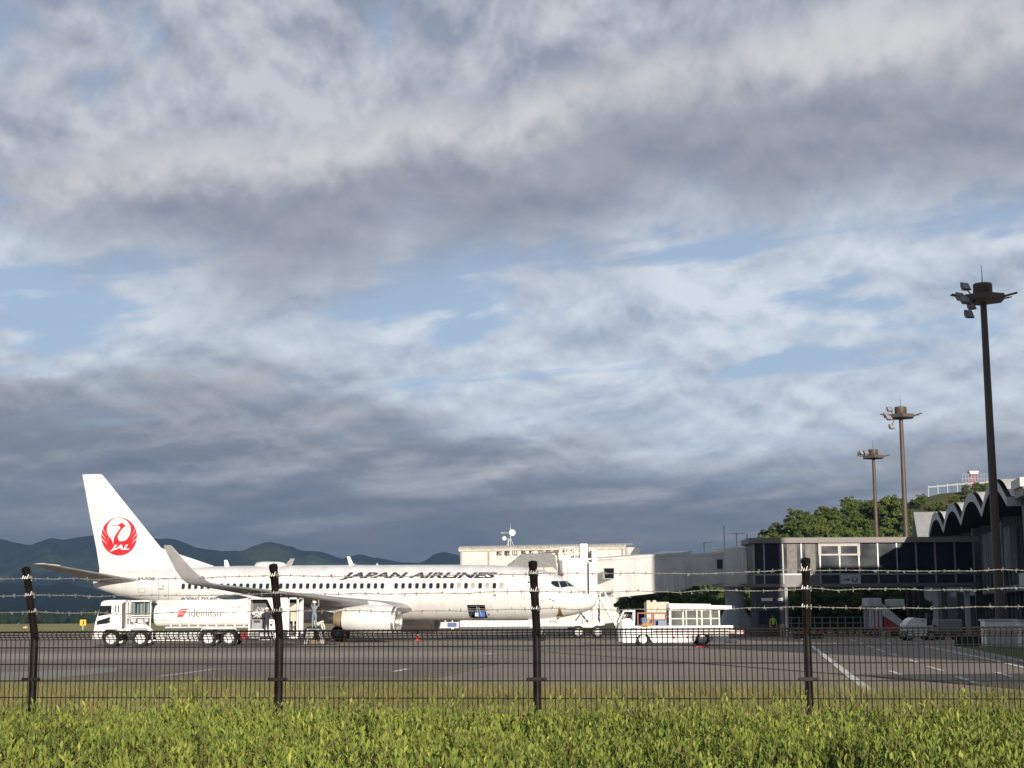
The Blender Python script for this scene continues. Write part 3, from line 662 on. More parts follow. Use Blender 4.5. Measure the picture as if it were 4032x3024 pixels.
# ---- cockpit glazing
def r4(*p): return [(1780+x*.36166, 2030+y*.36166, 0) for x, y in p]
for poly in (r4((1085, 716), (1152, 714), (1172, 782), (1130, 777), (1080, 742)), r4((1163, 717), (1230, 716), (1260, 771), (1188, 784)), r4((1238, 714), (1288, 714), (1342, 768), (1268, 770))):
    n = len(poly); cx = sum(p[0] for p in poly)/n; cy = sum(p[1] for p in poly)/n
    big = [(cx+(p[0]-cx)*1.10, cy+(p[1]-cy)*1.13, 0) for p in poly]
    fr = skin_decal('cockpit_window', big, [tuple(range(n))], MGREY, plane, BF, 5, 4, .008)
    skin_decal('pane', poly, [tuple(range(n))], GLASSD, fr, BF, 5, 4, .02)
# ---- emblem on the fin: two raised wings closing to a disc, head turned, white letters
def r8(p): return (300+p[0]*.24111, 1850+p[1]*.24111, 0)
def arc(cx, cy, rx, ry, a0, a1, n): return [(cx+rx*cos(radians(a0+(a1-a0)*k/n)), cy-ry*sin(radians(a0+(a1-a0)*k/n))) for k in range(n+1)]
def strip(o, i): return [r8(p) for p in o+i], [(k, k+1, len(o)+k+1, len(o)+k) for k in range(len(o)-1)]
CX, CY, RX, RY = 702, 1088, 292, 312
def emb(o, i, m=REDP):
    v, f = strip(o, i); return skin_decal('emblem', v, f, m, fin, BT, 6, 6, .010)
emb(arc(CX, CY, RX, RY, 90, 215, 30), [(a, b) for a, b in arc(697, 975, 196, 192, 90, 215, 30)])
emb(arc(CX, CY, RX, RY, 90, -35, 30), [(a, b) for a, b in arc(697, 975, 196, 192, 90, -10, 30)])
emb(arc(CX, CY, RX, RY, 215, 270, 16), [(540, 1085), (548, 1098), (556, 1108), (564, 1118), (572, 1130), (578, 1142), (584, 1152), (589, 1160), (594, 1172), (598, 1184), (602, 1200), (604, 1215), (606, 1225), (640, 1200), (670, 1180), (690, 1170), (700, 1165)])
emb(arc(CX, CY, RX, RY, 270, 325, 16), [(700, 1165), (720, 1166), (740, 1165), (762, 1163), (784, 1160), (800, 1152), (815, 1142), (828, 1132), (840, 1120), (850, 1106), (858, 1094), (866, 1080), (872, 1064), (877, 1050), (882, 1036), (886, 1022), (890, 1008)])
neck_l = [(690, 905), (718, 925), (722, 945), (712, 965), (680, 1010), (650, 1050), (628, 1090), (615, 1130), (608, 1170), (606, 1225)]
neck_r = [(810, 918), (790, 930), (770, 948), (748, 970), (722, 1005), (700, 1040), (685, 1075), (680, 1110), (690, 1140), (712, 1170)]
emb(neck_l, neck_r)
emb([(553, 911), (640, 905), (692, 898), (712, 878), (735, 868), (762, 872), (785, 892), (810, 918)], [(553, 913), (640, 914), (690, 912), (718, 925), (735, 935), (760, 945), (785, 930), (810, 918)])
for a0, ins in ((152, .60), (168, .66), (184, .72), (28, .60), (12, .66), (-4, .72)):            # gaps between the feathers
    o1 = (CX+RX*1.02*cos(radians(a0)), CY-RY*1.02*sin(radians(a0))); da = 9 if a0 > 90 else -9
    i1 = (CX+RX*ins*1.08*cos(radians(a0+da*3.2)), CY-RY*ins*1.08*sin(radians(a0+da*3.2)))
    mid = (CX+RX*.90*cos(radians(a0+da)), CY-RY*.90*sin(radians(a0+da)))
    w = 9
    v = [r8((o1[0], o1[1]-w)), r8((o1[0], o1[1]+w)), r8((mid[0], mid[1]+w*.8)), r8(i1), r8((mid[0], mid[1]-w*.8))]
    skin_decal('emblem', v, [(0,1,2,3,4)], PLANEW, fin, BT, 8, 8, .018)
v, f = px_text('JAL', r8((555, 0))[0], r8((872, 0))[0], r8((0, 1330))[1], r8((0, 1222))[1], .3, .04); skin_decal('lettering', v, f, PLANEW, fin, BT, 6, 6, .022)
# number on the nose gear door
gd = ng.children[-2] if False else [o for o in ng.children if o.name.startswith('gear_door')][0]
bpy.context.view_layer.update()
v, f = px_text('306', 2160, 2193, 2452, 2440, .1, .01); skin_decal('lettering', v, f, INK2, gd, bvh_of(gd), 0, 0, .008, False)

# ---------------------------------------------------------------- fuel truck (local: x as seen from the camera, near side at y=0, z up)
TY = 95.4
truck = empty('fuel_truck', (W(369, 2500, TY).x, TY, 0), 0, 'long white fuel tanker truck with dark cab windows, red emblem on the tank', 'truck')
TX0 = truck.location.x
def tx(px): return W(px, 2480, TY).x - TX0
def tz(py, px=770): return W(px, py, TY).z
WID = 2.3
# chassis
ch = MB()
for y in (.55, 1.65): ch.box(tx(385), tx(1170), y, y+.12, .72, .95)
for px in (440, 552, 650, 760, 860, 960, 1080): ch.box(tx(px)-.05, tx(px)+.05, .5, 1.85, .74, .90)
chassis = ch.build('chassis', DGREY, truck)
# cab: rounded front, tilted windscreen
cab = MB(); prof = [(tx(366), .62), (tx(367), 1.05), (tx(371), 1.45), (tx(379), 1.9), (tx(390), 2.45), (tx(394), 2.72), (tx(402), 2.82), (tx(430), 2.86), (tx(484), 2.86), (tx(491), 2.80), (tx(492), .98), (tx(474), .98), (tx(462), 1.08), (tx(420), 1.08), (tx(405), .95), (tx(398), .62)]
secs = []
for y, k in ((0.0, .93), (.05, .985), (.16, 1.0), (WID-.16, 1.0), (WID-.05, .985), (WID, .93)):
    cx = tx(432); secs.append([(cx+(x-cx)*k, y, 1.7+(z-1.7)*(k if z > 1.2 else 1)) for x, z in prof])
cabo = cab.loft(secs).build('cab', WHITE, truck, 35)
def sideplate(name, pts, y, m, parent, th=.02): return MB().prism([(tx(x), tz(yy)) for x, yy in pts], y-th, y, 'y').build(name, m, parent)
sideplate('door_window', [(384, 2424), (392, 2383), (437, 2382), (436, 2416)], -.004, GLASSD, cabo)
sideplate('door_window', [(379, 2458), (382, 2442), (433, 2427), (433, 2449), (420, 2453)], -.004, GLASSD, cabo)
for x0 in (450.5, 461.5): sideplate('vent_slot', [(x0, 2381), (x0+5, 2381), (x0+5, 2409), (x0, 2409)], -.004, DGREY, cabo)
MB().loft([[(tx(379)-.012, .25, 1.92), (tx(379)-.012, WID-.25, 1.92)], [(tx(391)-.02, .3, 2.62), (tx(391)-.02, WID-.3, 2.62)]], caps=False).build('windscreen', GLASSD, cabo)
d = MB()
for a, b in (((440, 2425), (440, 2470)), ((440, 2378), (440, 2425))): d.bar((tx(a[0]), -.006, tz(a[1])), (tx(b[0]), -.006, tz(b[1])), .012)
d.bar((tx(378), -.006, tz(2469)), (tx(440), -.006, tz(2466)), .012); d.box(tx(428), tx(436), -.03, 0, tz(2442), tz(2438)); d.build('door_seam', LGREY, cabo)
mr = MB(); mr.tube([(tx(386), .1, 2.70), (tx(360), -.12, 2.62), (tx(340), -.2, 2.3)], .022, 6); mr.tube([(tx(386), .1, 2.0), (tx(352), -.1, 2.02)], .018, 6); mr.box(tx(326), tx(334), -.26, -.06, 2.02, 2.42, bev=.03); mr.box(tx(339), tx(344), -.24, -.1, 1.75, 2.0, bev=.02); mr.build('mirror', BLACK, cabo)
sideplate('exhaust_stack', [(481, 2376), (491, 2368), (491, 2470), (483, 2472)], -.02, DGREY, truck, .25)
bp = MB(); bp.box(tx(362), tx(398), .05, WID-.05, .45, .82, bev=.06); bp.build('bumper', WHITE, cabo, 40)
MB().box(tx(364)-.03, tx(364), .2, .55, .58, .74, bev=.02).build('headlight', LGREY, cabo); MB().box(tx(364)-.03, tx(364), WID-.55, WID-.2, .58, .74, bev=.02).build('headlight', LGREY, cabo)
# frame and piping between cab and tank
pf = MB()
for px in (497, 508, 590): pf.box(tx(px)-.03, tx(px)+.03, .02, .08, .95, 2.82); 
pf.box(tx(494), tx(594), .02, .08, 2.74, 2.82); pf.box(tx(497), tx(590), .02, .4, 1.74, 1.82); pf.box(tx(497), tx(590), .02, .3, 1.88, 1.93)
pf.build('pipe_frame', WHITE, truck)
pipes = MB()
for k, (px, r, z0, z1) in enumerate(((519, .10, 1.95, 2.75), (533, .06, 1.95, 2.6), (545, .12, 1.9, 2.7), (560, .07, 1.95, 2.78), (574, .13, 1.95, 2.72), (585, .06, 1.9, 2.5))):
    pipes.tube([(tx(px), .35+.12*(k % 3), z0), (tx(px), .35+.12*(k % 3), z1)], r, 10)
pipes.build('pipe', mat('teal_grey_pipe', (.16, .21, .21), .5), truck, 50)
eq = MB()
for k, (x0, x1, z0, z1, y) in enumerate(((512, 532, 1.5, 1.74, .1), (536, 560, 1.42, 1.70, .2), (565, 580, 1.5, 1.72, .1), (515, 590, 1.02, 1.12, .1))): eq.box(tx(x0), tx(x1), y, y+.5, z0, z1, bev=.03)
eq.tube([(tx(520), .2, 1.45), (tx(545), .15, 1.35), (tx(570), .2, 1.45)], .05, 8); eq.build('valve_set', LGREY, truck)
# front fender over the two steering axles
def fender(x0, x1, z, m=WHITE, y0=-.01):
    q = MB(); P = [(tx(x0), z-.30), (tx(x0+16), z), (tx(x1-16), z), (tx(x1), z-.30)]
    for a, b in zip(P[:-1], P[1:]): q.loft([[(a[0], y0, a[1]), (a[0], y0+.6, a[1]), (a[0], y0+.6, a[1]+.06), (a[0], y0, a[1]+.06)], [(b[0], y0, b[1]), (b[0], y0+.6, b[1]), (b[0], y0+.6, b[1]+.06), (b[0], y0, b[1]+.06)]])
    return q.build('fender', m, truck)
fender(505, 600, 1.13); fender(782, 942, 1.05); fender(398, 474, 1.06, LGREY, .02)
MB().prism([(tx(495), 1.35), (tx(575), 1.35), (tx(600), 1.02), (tx(582), .98), (tx(572), 1.15), (tx(520), 1.15), (tx(505), .98), (tx(495), .98)], .0, .05, 'y').build('side_skirt', WHITE, truck)
# tank: rounded box section
def rsec(x, y0, y1, z0, z1, r, n=5):
    p = []
    for cy, cz, a0 in ((y1-r, z1-r, 0), (y0+r, z1-r, 90), (y0+r, z0+r, 180), (y1-r, z0+r, 270)):
        p += [(x, cy+r*cos(radians(a0+90*k/n)), cz+r*sin(radians(a0+90*k/n))) for k in range(n+1)]
    return p
tk = MB(); zt, zb = 2.60, 1.22
tk.loft([rsec(tx(597)+.0, .30, WID-.30, zb+.3, zt-.3, .3), rsec(tx(597)+.10, .08, WID-.08, zb+.08, zt-.08, .42), rsec(tx(597)+.28, .02, WID-.02, zb, zt, .46), rsec(tx(975)-.1, .02, WID-.02, zb, zt, .46), rsec(tx(977), .08, WID-.08, zb+.06, zt-.06, .42)])
tank = tk.build('tank', WHITE, truck, 45)
MB().box(tx(606), tx(976), .30, WID-.30, 2.58, 2.84, bev=.08).build('manhole_rail', WHITE, tank, 40)
rl = MB(); rl.box(tx(650), tx(976), -.02, .06, 1.12, 1.22)
for k in range(9): rl.box(tx(668+36*k), tx(676+36*k), -.03, .03, 1.18, 1.36)
rl.build('tank_saddle', LGREY, tank)
def plate_text(body, x0, x1, yb, yt, m, parent, shear=0, bold=0, y=.012):
    v, f = text_mesh(body, 1, shear, bold); v = fit(v, tx(x0), tx(x1), tz(yb), tz(yt))
    me = bpy.data.meshes.new('lettering'); me.from_pydata([(a, y, b) for a, b, _ in v], [], f); return finish(bpy.data.objects.new('lettering', me), m, parent)
IDEM = mat('charcoal_lettering', (.09, .09, .095), .5)
plate_text('idemitsu', 743, 868, 2428.5, 2399, IDEM, tank, 0, .004)
plate_text('NO SMOKING', 605, 677, 2444, 2437.5, INK2, tank); plate_text('FLAMMABLE', 902, 951, 2394, 2387.5, INK2, tank)
def e1(x, y): return (tx(300+x*.27125), tz(2300+y*.27125))
em = MB()
for poly in ([(1455, 425), (1478, 395), (1500, 372), (1520, 357), (1625, 352), (1600, 374), (1530, 376), (1510, 385), (1490, 400)], [(1478, 412), (1500, 396), (1530, 388), (1600, 384), (1580, 402), (1535, 402), (1500, 412)],
             [(1455, 428), (1490, 420), (1540, 412), (1592, 408), (1572, 426), (1530, 428), (1500, 436), (1478, 446)], [(1470, 448), (1505, 440), (1545, 434), (1570, 434), (1556, 456), (1538, 486), (1526, 472), (1500, 478), (1472, 480), (1462, 466)]):
    em.prism([e1(*p) for p in poly], .004, .012, 'y')
em.build('emblem', REDP, tank)
# rear pump cabinet with open bays
cb = MB()
for x0, x1 in ((977, 984), (1132, 1138), (1167, 1174)): cb.box(tx(x0), tx(x1), 0, .10, .62, 2.93)
cb.box(tx(977), tx(1174), 0, WID, 2.84, 2.93); cb.box(tx(977), tx(1174), WID-.06, WID, .7, 2.84)
cb.box(tx(984), tx(1132), .0, .08, .98, 1.04); cb.box(tx(977), tx(984), .1, WID-.06, .7, 2.84)
cabinet = cb.build('pump_cabinet', WHITE, truck)
MB().prism([(tx(1050), 2.84), (tx(1132), 2.84), (tx(1132), .98), (tx(1112), .98), (tx(1086), 1.7)], .01, .06, 'y').build('slanted_panel', WHITE, cabinet)
MB().box(tx(984), tx(1168), 1.0, 1.06, .98, 2.84).build('bay_back', DGREY, cabinet)
MB().box(tx(988), tx(1030), .15, .9, .98, 1.62, bev=.03).build('control_cabinet', MGREY, cabinet); MB().box(tx(998), tx(1022), .13, .16, 1.42, 1.56).build('display', BLACK, cabinet)
g = MB()
for k in range(14): g.tube([(tx(random.uniform(988, 1044)), .5, random.uniform(1.7, 1.9)), (tx(random.uniform(988, 1040)), .45, random.uniform(1.9, 2.5))], random.uniform(.02, .05), 6)
for k in range(4): g.lathe([(0, .11), (.06, .11)], (tx(994+12*k), .40, 2.0 + .1*(k % 2)), (0, -1, 0), 12)
g.build('pump_pipes', LGREY, cabinet)
MB().lathe([(0, .12), (.04, .40), (.06, .40), (.10, .12)], (tx(1066), .18, 1.22), (0, 1, 0), 28).build('hose_reel', WHITE, cabinet, 40)
MB().lathe([(-.01, .08), (.02, .08)], (tx(1066), .16, 1.28), (0, 1, 0), 12).build('reel_hub', BLACK, cabinet)
sb = MB(); sb.box(tx(1140), tx(1165), .3, .5, 1.5, 2.1); sb.prism([(tx(1138), 2.35), (tx(1166), 2.62), (tx(1166), 2.05), (tx(1138), 2.05)], .3, .35, 'y'); sb.box(tx(1150), tx(1156), .25, .3, .9, 2.05); sb.build('side_panel', BEIGE, cabinet)
ld = MB(); ld.box(tx(1020), tx(1086), .02, .7, .36, .80, bev=.03); ld.build('lower_locker', WHITE, truck)
ld = MB(); ld.box(tx(946), tx(975), .0, .5, .36, .92, bev=.02); ld.build('reel_locker', mat('dark_red_paint', (.22, .02, .03), .5), truck)
ld = MB(); ld.box(tx(980), tx(1018), .05, .6, .42, .90, bev=.02); ld.build('battery_locker', MGREY, truck)
ld = MB(); ld.box(tx(1092), tx(1172), .04, .5, .50, .66, bev=.02); ld.bar((tx(1120), .02, .62), (tx(1166), .02, 1.3), .06); ld.build('hose_tray', DGREY, truck)
tl = MB(); tl.box(tx(1140), tx(1172), .0, .1, .42, .62); tl.build('tail_step', WHITE, truck)
sg_ = MB(); sg_.box(tx(594), tx(782), .03, .10, .36, .42)
for k in range(8): sg_.box(tx(600+25*k)-.02, tx(600+25*k)+.02, .03, .10, .36, .86)
sg_.box(tx(594), tx(782), .03, .10, .60, .64); sg_.build('side_guard', WHITE, truck)
lk = MB()
for x0, x1, z0, z1 in ((610, 650, .45, .84), (655, 700, .5, .86), (705, 735, .42, .82), (742, 778, .48, .86)): lk.box(tx(x0), tx(x1), .2, .7, z0, z1, bev=.02)
lk.build('side_tanks', LGREY, truck)
vl = MB()
for k in range(9): vl.tube([(tx(640+16*k), .12, 1.12), (tx(644+16*k), .12, .92)], .05, 8)
vl.build('valve_row', DGREY, truck)
for px in (437, 552, 820, 901):
    wheel(truck, tx(px), .16, .50, .50, .30, -1); wheel(truck, tx(px), WID-.16, .50, .50, .30, 1)

# ---------------------------------------------------------------- belt loader with glazed canopy
LY = 87.6
loader = empty('belt_loader', (W(2452, 2500, LY).x, LY, 0), 0, 'white belt loader with low cab and glazed canopy over its conveyor', 'vehicle')
LX0 = loader.location.x
def lx(px): return W(px, 2480, LY).x - LX0
def lz(py, px=2680): return W(px, py, LY).z
LW = 2.1
P = [(lx(2452), lz(2474)), (lx(2452), .20), (lx(2500), .20), (lx(2508), .50), (lx(2516), .62), (lx(2550), .62), (lx(2558), .50), (lx(2566), .20), (lx(2733), .20), (lx(2742), .55), (lx(2750), .64), (lx(2784), .64), (lx(2791), .55), (lx(2800), .20), (lx(2869), .20), (lx(2869), .66), (lx(2895), .70), (lx(2895), lz(2483)), (lx(2840), lz(2476))]
body = MB().prism(P, 0, .10, 'y').build('body_panel', WHITE, loader)
MB().prism(P, LW-.10, LW, 'y').build('body_panel', WHITE, loader)
MB().box(lx(2454), lx(2868), .10, LW-.10, .66, lz(2476)-.02).box(lx(2566), lx(2733), .12, LW-.12, .2, .64).build('chassis', DGREY, loader)
MB().box(lx(2570), lx(2868), -.012, 0, lz(2489), lz(2484)).build('stripe', mat('dark_red_stripe', (.16, .03, .03), .5), body)
for k in range(9): MB().box(lx(2580+17*k), lx(2580+17*k)+.012, -.008, 0, .16, .66).build('panel_seam', LGREY, body)
MB().lathe([(0, .09), (.01, .09)], (lx(2652), -.006, .47), (0, 1, 0), 14).build('badge', REDP, body); MB().lathe([(0, .07), (.012, .07)], (lx(2706), -.008, .47), (0, 1, 0), 12).build('filler_cap', BLACK, body)
for px in (2726, 2802): MB().box(lx(px)-.05, lx(px)+.05, -.012, 0, .30, .62).build('marker_light', MGREY, body)
MB().box(lx(2868), lx(2904), .05, LW-.05, .14, .36, bev=.04).build('rear_bumper', WHITE, loader)
for px in (2532, 2766):
    for y, sd in ((.17, -1), (LW-.17, 1)): wheel(loader, lx(px), y, .385, .385, .24, sd, METAL, rim=.66)
# cab
cf = MB(); cf.prism([(lx(2452), lz(2474)), (lx(2450), lz(2440)), (lx(2462), lz(2434)), (lx(2482), lz(2434)), (lx(2492), lz(2446)), (lx(2492), lz(2474))], .0, .06, 'y'); cf.build('cab_side', WHITE, loader)
cr = MB(); cr.box(lx(2456), lx(2503), .0, 1.05, lz(2408), lz(2401), bev=.03)
for a, b in (((2458, 2406), (2434, 2450)), ((2500, 2406), (2497, 2470))):
    for y in (.03, 1.0): cr.bar((lx(a[0]), y, lz(a[1])), (lx(b[0]), y, lz(b[1])), .07)
cr.build('cab_frame', WHITE, loader)
ws = MB(); ws.prism([(lx(2459), lz(2409)), (lx(2430), lz(2474)), (lx(2426), lz(2474)), (lx(2455), lz(2409))], .05, 1.0, 'y'); ws.build('windscreen', GLASSD, loader)
MB().prism([(lx(2432), lz(2474)), (lx(2440), lz(2445)), (lx(2452), lz(2445)), (lx(2452), .25), (lx(2436), .25)], .04, LW-.04, 'y').build('front_apron', MGREY, loader)
MB().box(lx(2462), lx(2490), .3, .8, lz(2470), lz(2440)).box(lx(2484), lx(2494), .3, .8, lz(2470), lz(2418), bev=.04).build('seat', BLACK, loader)
stw = MB(); stw.tube([(lx(2466)+.18*cos(a)*.4, .55+.18*sin(a), lz(2430)+.18*cos(a)*.9) for a in [2*pi*k/12 for k in range(13)]], .018, 6); stw.bar((lx(2466), .55, lz(2430)), (lx(2458), .55, lz(2450)), .04); stw.build('steering_wheel', BLACK, loader)
# conveyor bed and canopy
MB().box(lx(2505), lx(2870), .35, LW-.35, lz(2478), lz(2468)).build('conveyor_belt', DGREY, loader)
cv = MB()
for y in (.28, LW-.34): cv.box(lx(2500), lx(2890), y, y+.06, lz(2480), lz(2464))
cv.build('conveyor_rail', WHITE, loader)
en = MB(); en.box(lx(2872), lx(2934), .35, LW-.35, lz(2502), lz(2484), bev=.03); endb = en.build('conveyor_nose', REDPL, loader)
MB().box(lx(2876), lx(2893), .34, .35, lz(2493), lz(2485)).box(lx(2905), lx(2929), .34, .35, lz(2500), lz(2485)).build('white_block', WHITE, endb)
cn = MB()
for px, w in ((2642, .13), (2693, .07), (2706, .07), (2748, .07), (2767, .09), (2802, .09), (2836, .08)):
    for y in (.30, LW-.36): cn.box(lx(px)-w/2, lx(px)+w/2, y, y+.06, lz(2470), lz(2390))
for y in (.30, LW-.36): cn.box(lx(2642), lx(2836), y+.005, y+.05, lz(2438), lz(2434)); cn.box(lx(2642), lx(2836), y+.005, y+.05, lz(2404), lz(2396))
cn.build('canopy_frame', mat('cream_frame', (.72, .69, .58), .5), loader)
MB().prism([(lx(2638), lz(2376)), (lx(2803), lz(2379)), (lx(2804), lz(2384)), (lx(2886), lz(2386)), (lx(2886), lz(2399)), (lx(2838), lz(2403)), (lx(2638), lz(2395))], .2, LW-.2, 'y').build('canopy_roof', WHITE, loader)
GL = mat('canopy_glazing', (.10, .115, .11), .15, var=.2, scale=1.0)
for a, b in ((2646, 2690), (2696, 2703), (2709, 2746), (2750, 2763), (2771, 2799), (2806, 2833)):
    for z0, z1 in ((2469, 2439), (2433, 2405)): MB().box(lx(a), lx(b), .325, .335, lz(z0), lz(z1)).build('pane', GL, loader)
ors = MB(); ors.lathe([(0, .14), (.25, .14)], (lx(2535), .3, lz(2460)), (1, 0, 0), 12); ors.bar((lx(2550), .3, lz(2462)), (lx(2558), .3, lz(2430)), .12, .10); ors.tube([(lx(2528), .25, lz(2464)), (lx(2545), .22, lz(2456)), (lx(2566), .25, lz(2460)), (lx(2572), .3, lz(2452))], .07, 8); ors.build('safety_hose', mat('amber_hose', (.48, .27, .08), .6), loader)

# ---------------------------------------------------------------- container dolly behind the loader
DY = 104.0
dl = empty('container_dolly', (W(2547, 2500, DY).x, DY, 0), 0, 'beige freight container on a red-framed dolly, blue boxes beside it', 'trailer')
def qx(px): return W(px, 2480, DY).x - dl.location.x
def qz(py): return W(2600, py, DY).z
MB().box(qx(2547), qx(2637), 0, 2.0, qz(2440), qz(2370), bev=.04).build('container', BEIGE, dl)
for k in range(6): MB().box(qx(2549+15*k), qx(2549+15*k)+.02, -.012, 0, qz(2438), qz(2373)).build('container_seam', LGREY, dl)
for px in (2558, 2582): MB().box(qx(px-7), qx(px+7), .5, 1.2, qz(2372), qz(2363), bev=.03).build('roof_vent', BEIGE, dl)
fr = MB(); fr.box(qx(2510), qx(2640), -.05, .03, .55, .68); fr.box(qx(2510), qx(2640), 1.97, 2.05, .55, .68)
for px in (2512, 2568, 2575, 2622, 2638): fr.box(qx(px)-.04, qx(px)+.04, -.06, .02, .55, qz(2414))
fr.box(qx(2510), qx(2640), -.07, 0, qz(2416), qz(2411)); fr.build('dolly_frame', mat('faded_red_frame', (.28, .08, .07), .55), dl)
MB().box(qx(2530), qx(2606), .1, 1.2, .70, qz(2432)).build('blue_box', BLUEP, dl); MB().box(qx(2590), qx(2636), -.35, .0, .3, qz(2442)).build('blue_box', mat('slate_blue_box', (.17, .20, .33), .5), dl)
for px in (2535, 2615):
    for y, sd in ((.0, -1), (1.9, 1)): wheel(dl, qx(px), y+.05, .28, .28, .14, sd, MGREY)

# ---------------------------------------------------------------- disaster-helicopter hangar behind the airliner
HA = W(1812, 2300, 240); HB = W(2462, 2300, 234); HC = Vector((W(2503, 2300, 243).x, 243, 0))
HTOP = W(2100, 2145, 237).z
hangar = empty('hangar', (HA.x, HA.y, 0), 0, 'cream corrugated hangar with black Japanese lettering and roof antenna', 'building')
hd = (Vector((HB.x, HB.y, 0)) - Vector((HA.x, HA.y, 0))); HL = hd.length; hu = hd.normalized(); hn = Vector((hu.y, -hu.x, 0))      # hn points to the camera
HMAT = Matrix(((hu.x, -hn.x, 0, 0), (hu.y, -hn.y, 0, 0), (0, 0, 1, 0), (0, 0, 0, 1)))                                           # local x along the front, y into the depth
hangar.rotation_euler = HMAT.to_euler()
def hx(px):      # distance along the front for a pixel column
    d = ray(px, 2300); o = Vector((HA.x, HA.y)); t = (o - CAM.xy).dot(Vector((hn.x, hn.y)))/(d.xy.dot(Vector((hn.x, hn.y)))); return (CAM.xy + d.xy*t - o).dot(Vector((hu.x, hu.y)))
def hz(py, px=2100): d = ray(px, py); return EYE + d.z/d.y*237
cL = HMAT.inverted() @ (HC - Vector((HA.x, HA.y, 0)))
MB().prism([(0, 0), (HL, 0), (cL.x, cL.y), (cL.x-3, 28), (-3, 28)], 0, HTOP-.5, 'z').build('wall', CLADW, hangar)
rf = MB(); nR = 64
for k in range(nR):
    x0 = -.25 + (HL+.5)*k/nR; x1 = x0 + (HL+.5)/nR; xm = x0*.65+x1*.35; xn = x0*.35 + x1*.65
    for a, b, z0, z1 in ((x0, xm, 0, 0), (xm, xm+.05, 0, .22), (xm+.05, xn, .22, .22), (xn, xn+.05, .22, 0), (xn+.05, x1, 0, 0)):
        rf.add([(a, -.25, HTOP-.28+z0), (b, -.25, HTOP-.28+z1), (b, 7, HTOP+.1+z1), (a, 7, HTOP+.1+z0), (a, -.25, HTOP-.55), (b, -.25, HTOP-.55)], [(0,1,2,3), (4,5,1,0)])
rf.build('roof', mat('roof_sheet', (.42, .42, .39), .5, var=.15), hangar)
MB().prism([(HL, HTOP-.5), (HL+.25, HTOP-.45), (HL+1.1, HTOP-.5), (cL.x+.3, HTOP-1.5), (cL.x, HTOP-2.0), (HL, HTOP-2.0)], cL.y*.3, cL.y, 'y').build('roof_end', LGREY, hangar)
MB().box(-.2, HL+.1, -.22, 0, HTOP-.85, HTOP-.56).build('gutter', mat('cream_trim', (.60, .57, .49), .5), hangar)
for px in (1816, 1925, 2143, 2454): MB().box(hx(px)-.12, hx(px)+.12, -.16, 0, .2, HTOP-.8).build('downpipe', mat('grey_downpipe', (.38, .36, .32), .5), hangar)
for k in range(11): MB().box(.9+2.55*k, .92+2.55*k, -.012, 0, .1, HTOP-.86).build('panel_joint', mat('cream_trim', (.60, .57, .49), .5), hangar)
for k, ch_ in enumerate('和歌山県防災航空センター'):
    v, f = text_mesh(ch_, 1.0, 0, .012); x0 = hx(1954+32.5*k); hgt = 1.02
    xs = [p[0] for p in v]; ys = [p[1] for p in v]; cy = (min(ys)+max(ys))/2
    c = hz(2175); me = bpy.data.meshes.new('lettering')
    sc_ = .98; n = len(v)
    vv = [(x0+(p[0]-min(xs))*sc_*.95, -.10, c+(p[1]-cy)*sc_) for p in v] + [(x0+(p[0]-min(xs))*sc_*.95, -.005, c+(p[1]-cy)*sc_) for p in v]
    ed = {}
    for q in f:
        for a, b in zip(q, q[1:]+q[:1]): ed[(a, b)] = 1
    sf = [(a, b, b+n, a+n) for (a, b) in ed if (b, a) not in ed]
    me.from_pydata(vv, [], list(f)+sf); finish(bpy.data.objects.new('lettering', me), INK, hangar)
MB().box(hx(2427), hx(2456), -.06, 0, .1, hz(2352)).build('door', MGREY, hangar)
# mast with dishes on the hangar roof
ap = W(2010, 2145, 240)
ant = empty('antenna_mast', (ap.x, ap.y, HTOP-.1), 0, 'antenna mast with two white dishes on the hangar roof', 'antenna')
MB().tube([(0, 0, 0), (0, 0, 2.9)], .07, 8).tube([(0, 0, 2.9), (0, 0, 3.6)], .025, 6).build('mast', LGREY, ant)
b = MB(); b.box(-.7, .55, -.3, .3, -.02, .12); b.bar((-.6, 0, .1), (0, 0, 1.3), .06); b.bar((.5, 0, .1), (0, 0, 1.3), .06); b.bar((-.35, .2, .1), (-.35, .2, 1.2), .12); b.build('base', LGREY, ant)
MB().tube([(-1.5, 0, 2.1), (.2, 0, 2.1)], .04, 6).tube([(-1.45, 0, 2.1), (-1.1, 0, 2.1)], .09, 8).build('yagi_arm', LGREY, ant)
for x, z, r in ((.30, 2.12, .52), (-.95, 1.25, .33)):
    MB().lathe([(0, r), (-.06, r*.95), (.10, r*.6), (.18, 0)], (x, -.25, z), (0, 1, 0), 20).build('dish', WHITE, ant, 50); 
MB().tube([(-.95, -.1, 1.25), (0, 0, 1.15)], .04, 6).build('dish_arm', LGREY, ant)

# ---------------------------------------------------------------- panelled barrier and small buildings seen under the airliner
bar_ = empty('panel_barrier', (0, 0, 0), 0, 'low white barrier of wide panels below the airliner, in front of the hangar', 'barrier')
BY = 226.0
for k in range(9):
    a = W(1778+67*k, 2460, BY).x; b = W(1778+67*(k+1), 2460, BY).x
    if k == 0: a = W(1810, 2460, BY).x
    bx('panel', WHITE, bar_, a+.03, b-.03, BY, BY+.10, .42, 1.24)
for k in range(10):
    a = W(1778+67*max(k, .48), 2460, BY).x
    bx('post', DGREY, bar_, a-.06, a+.06, BY+.12, BY+.24, 0, 1.2)
bx('base_rail', DGREY, bar_, W(1810, 2460, BY).x, W(2382, 2460, BY).x, BY+.02, BY+.3, 0, .40)
SY = 205.0
sh = empty('low_shed', (0, 0, 0), 0, 'dark grey low shed far under the airliner belly', 'building')
x0, x1 = W(1582, 2450, SY).x, W(1664, 2450, SY).x
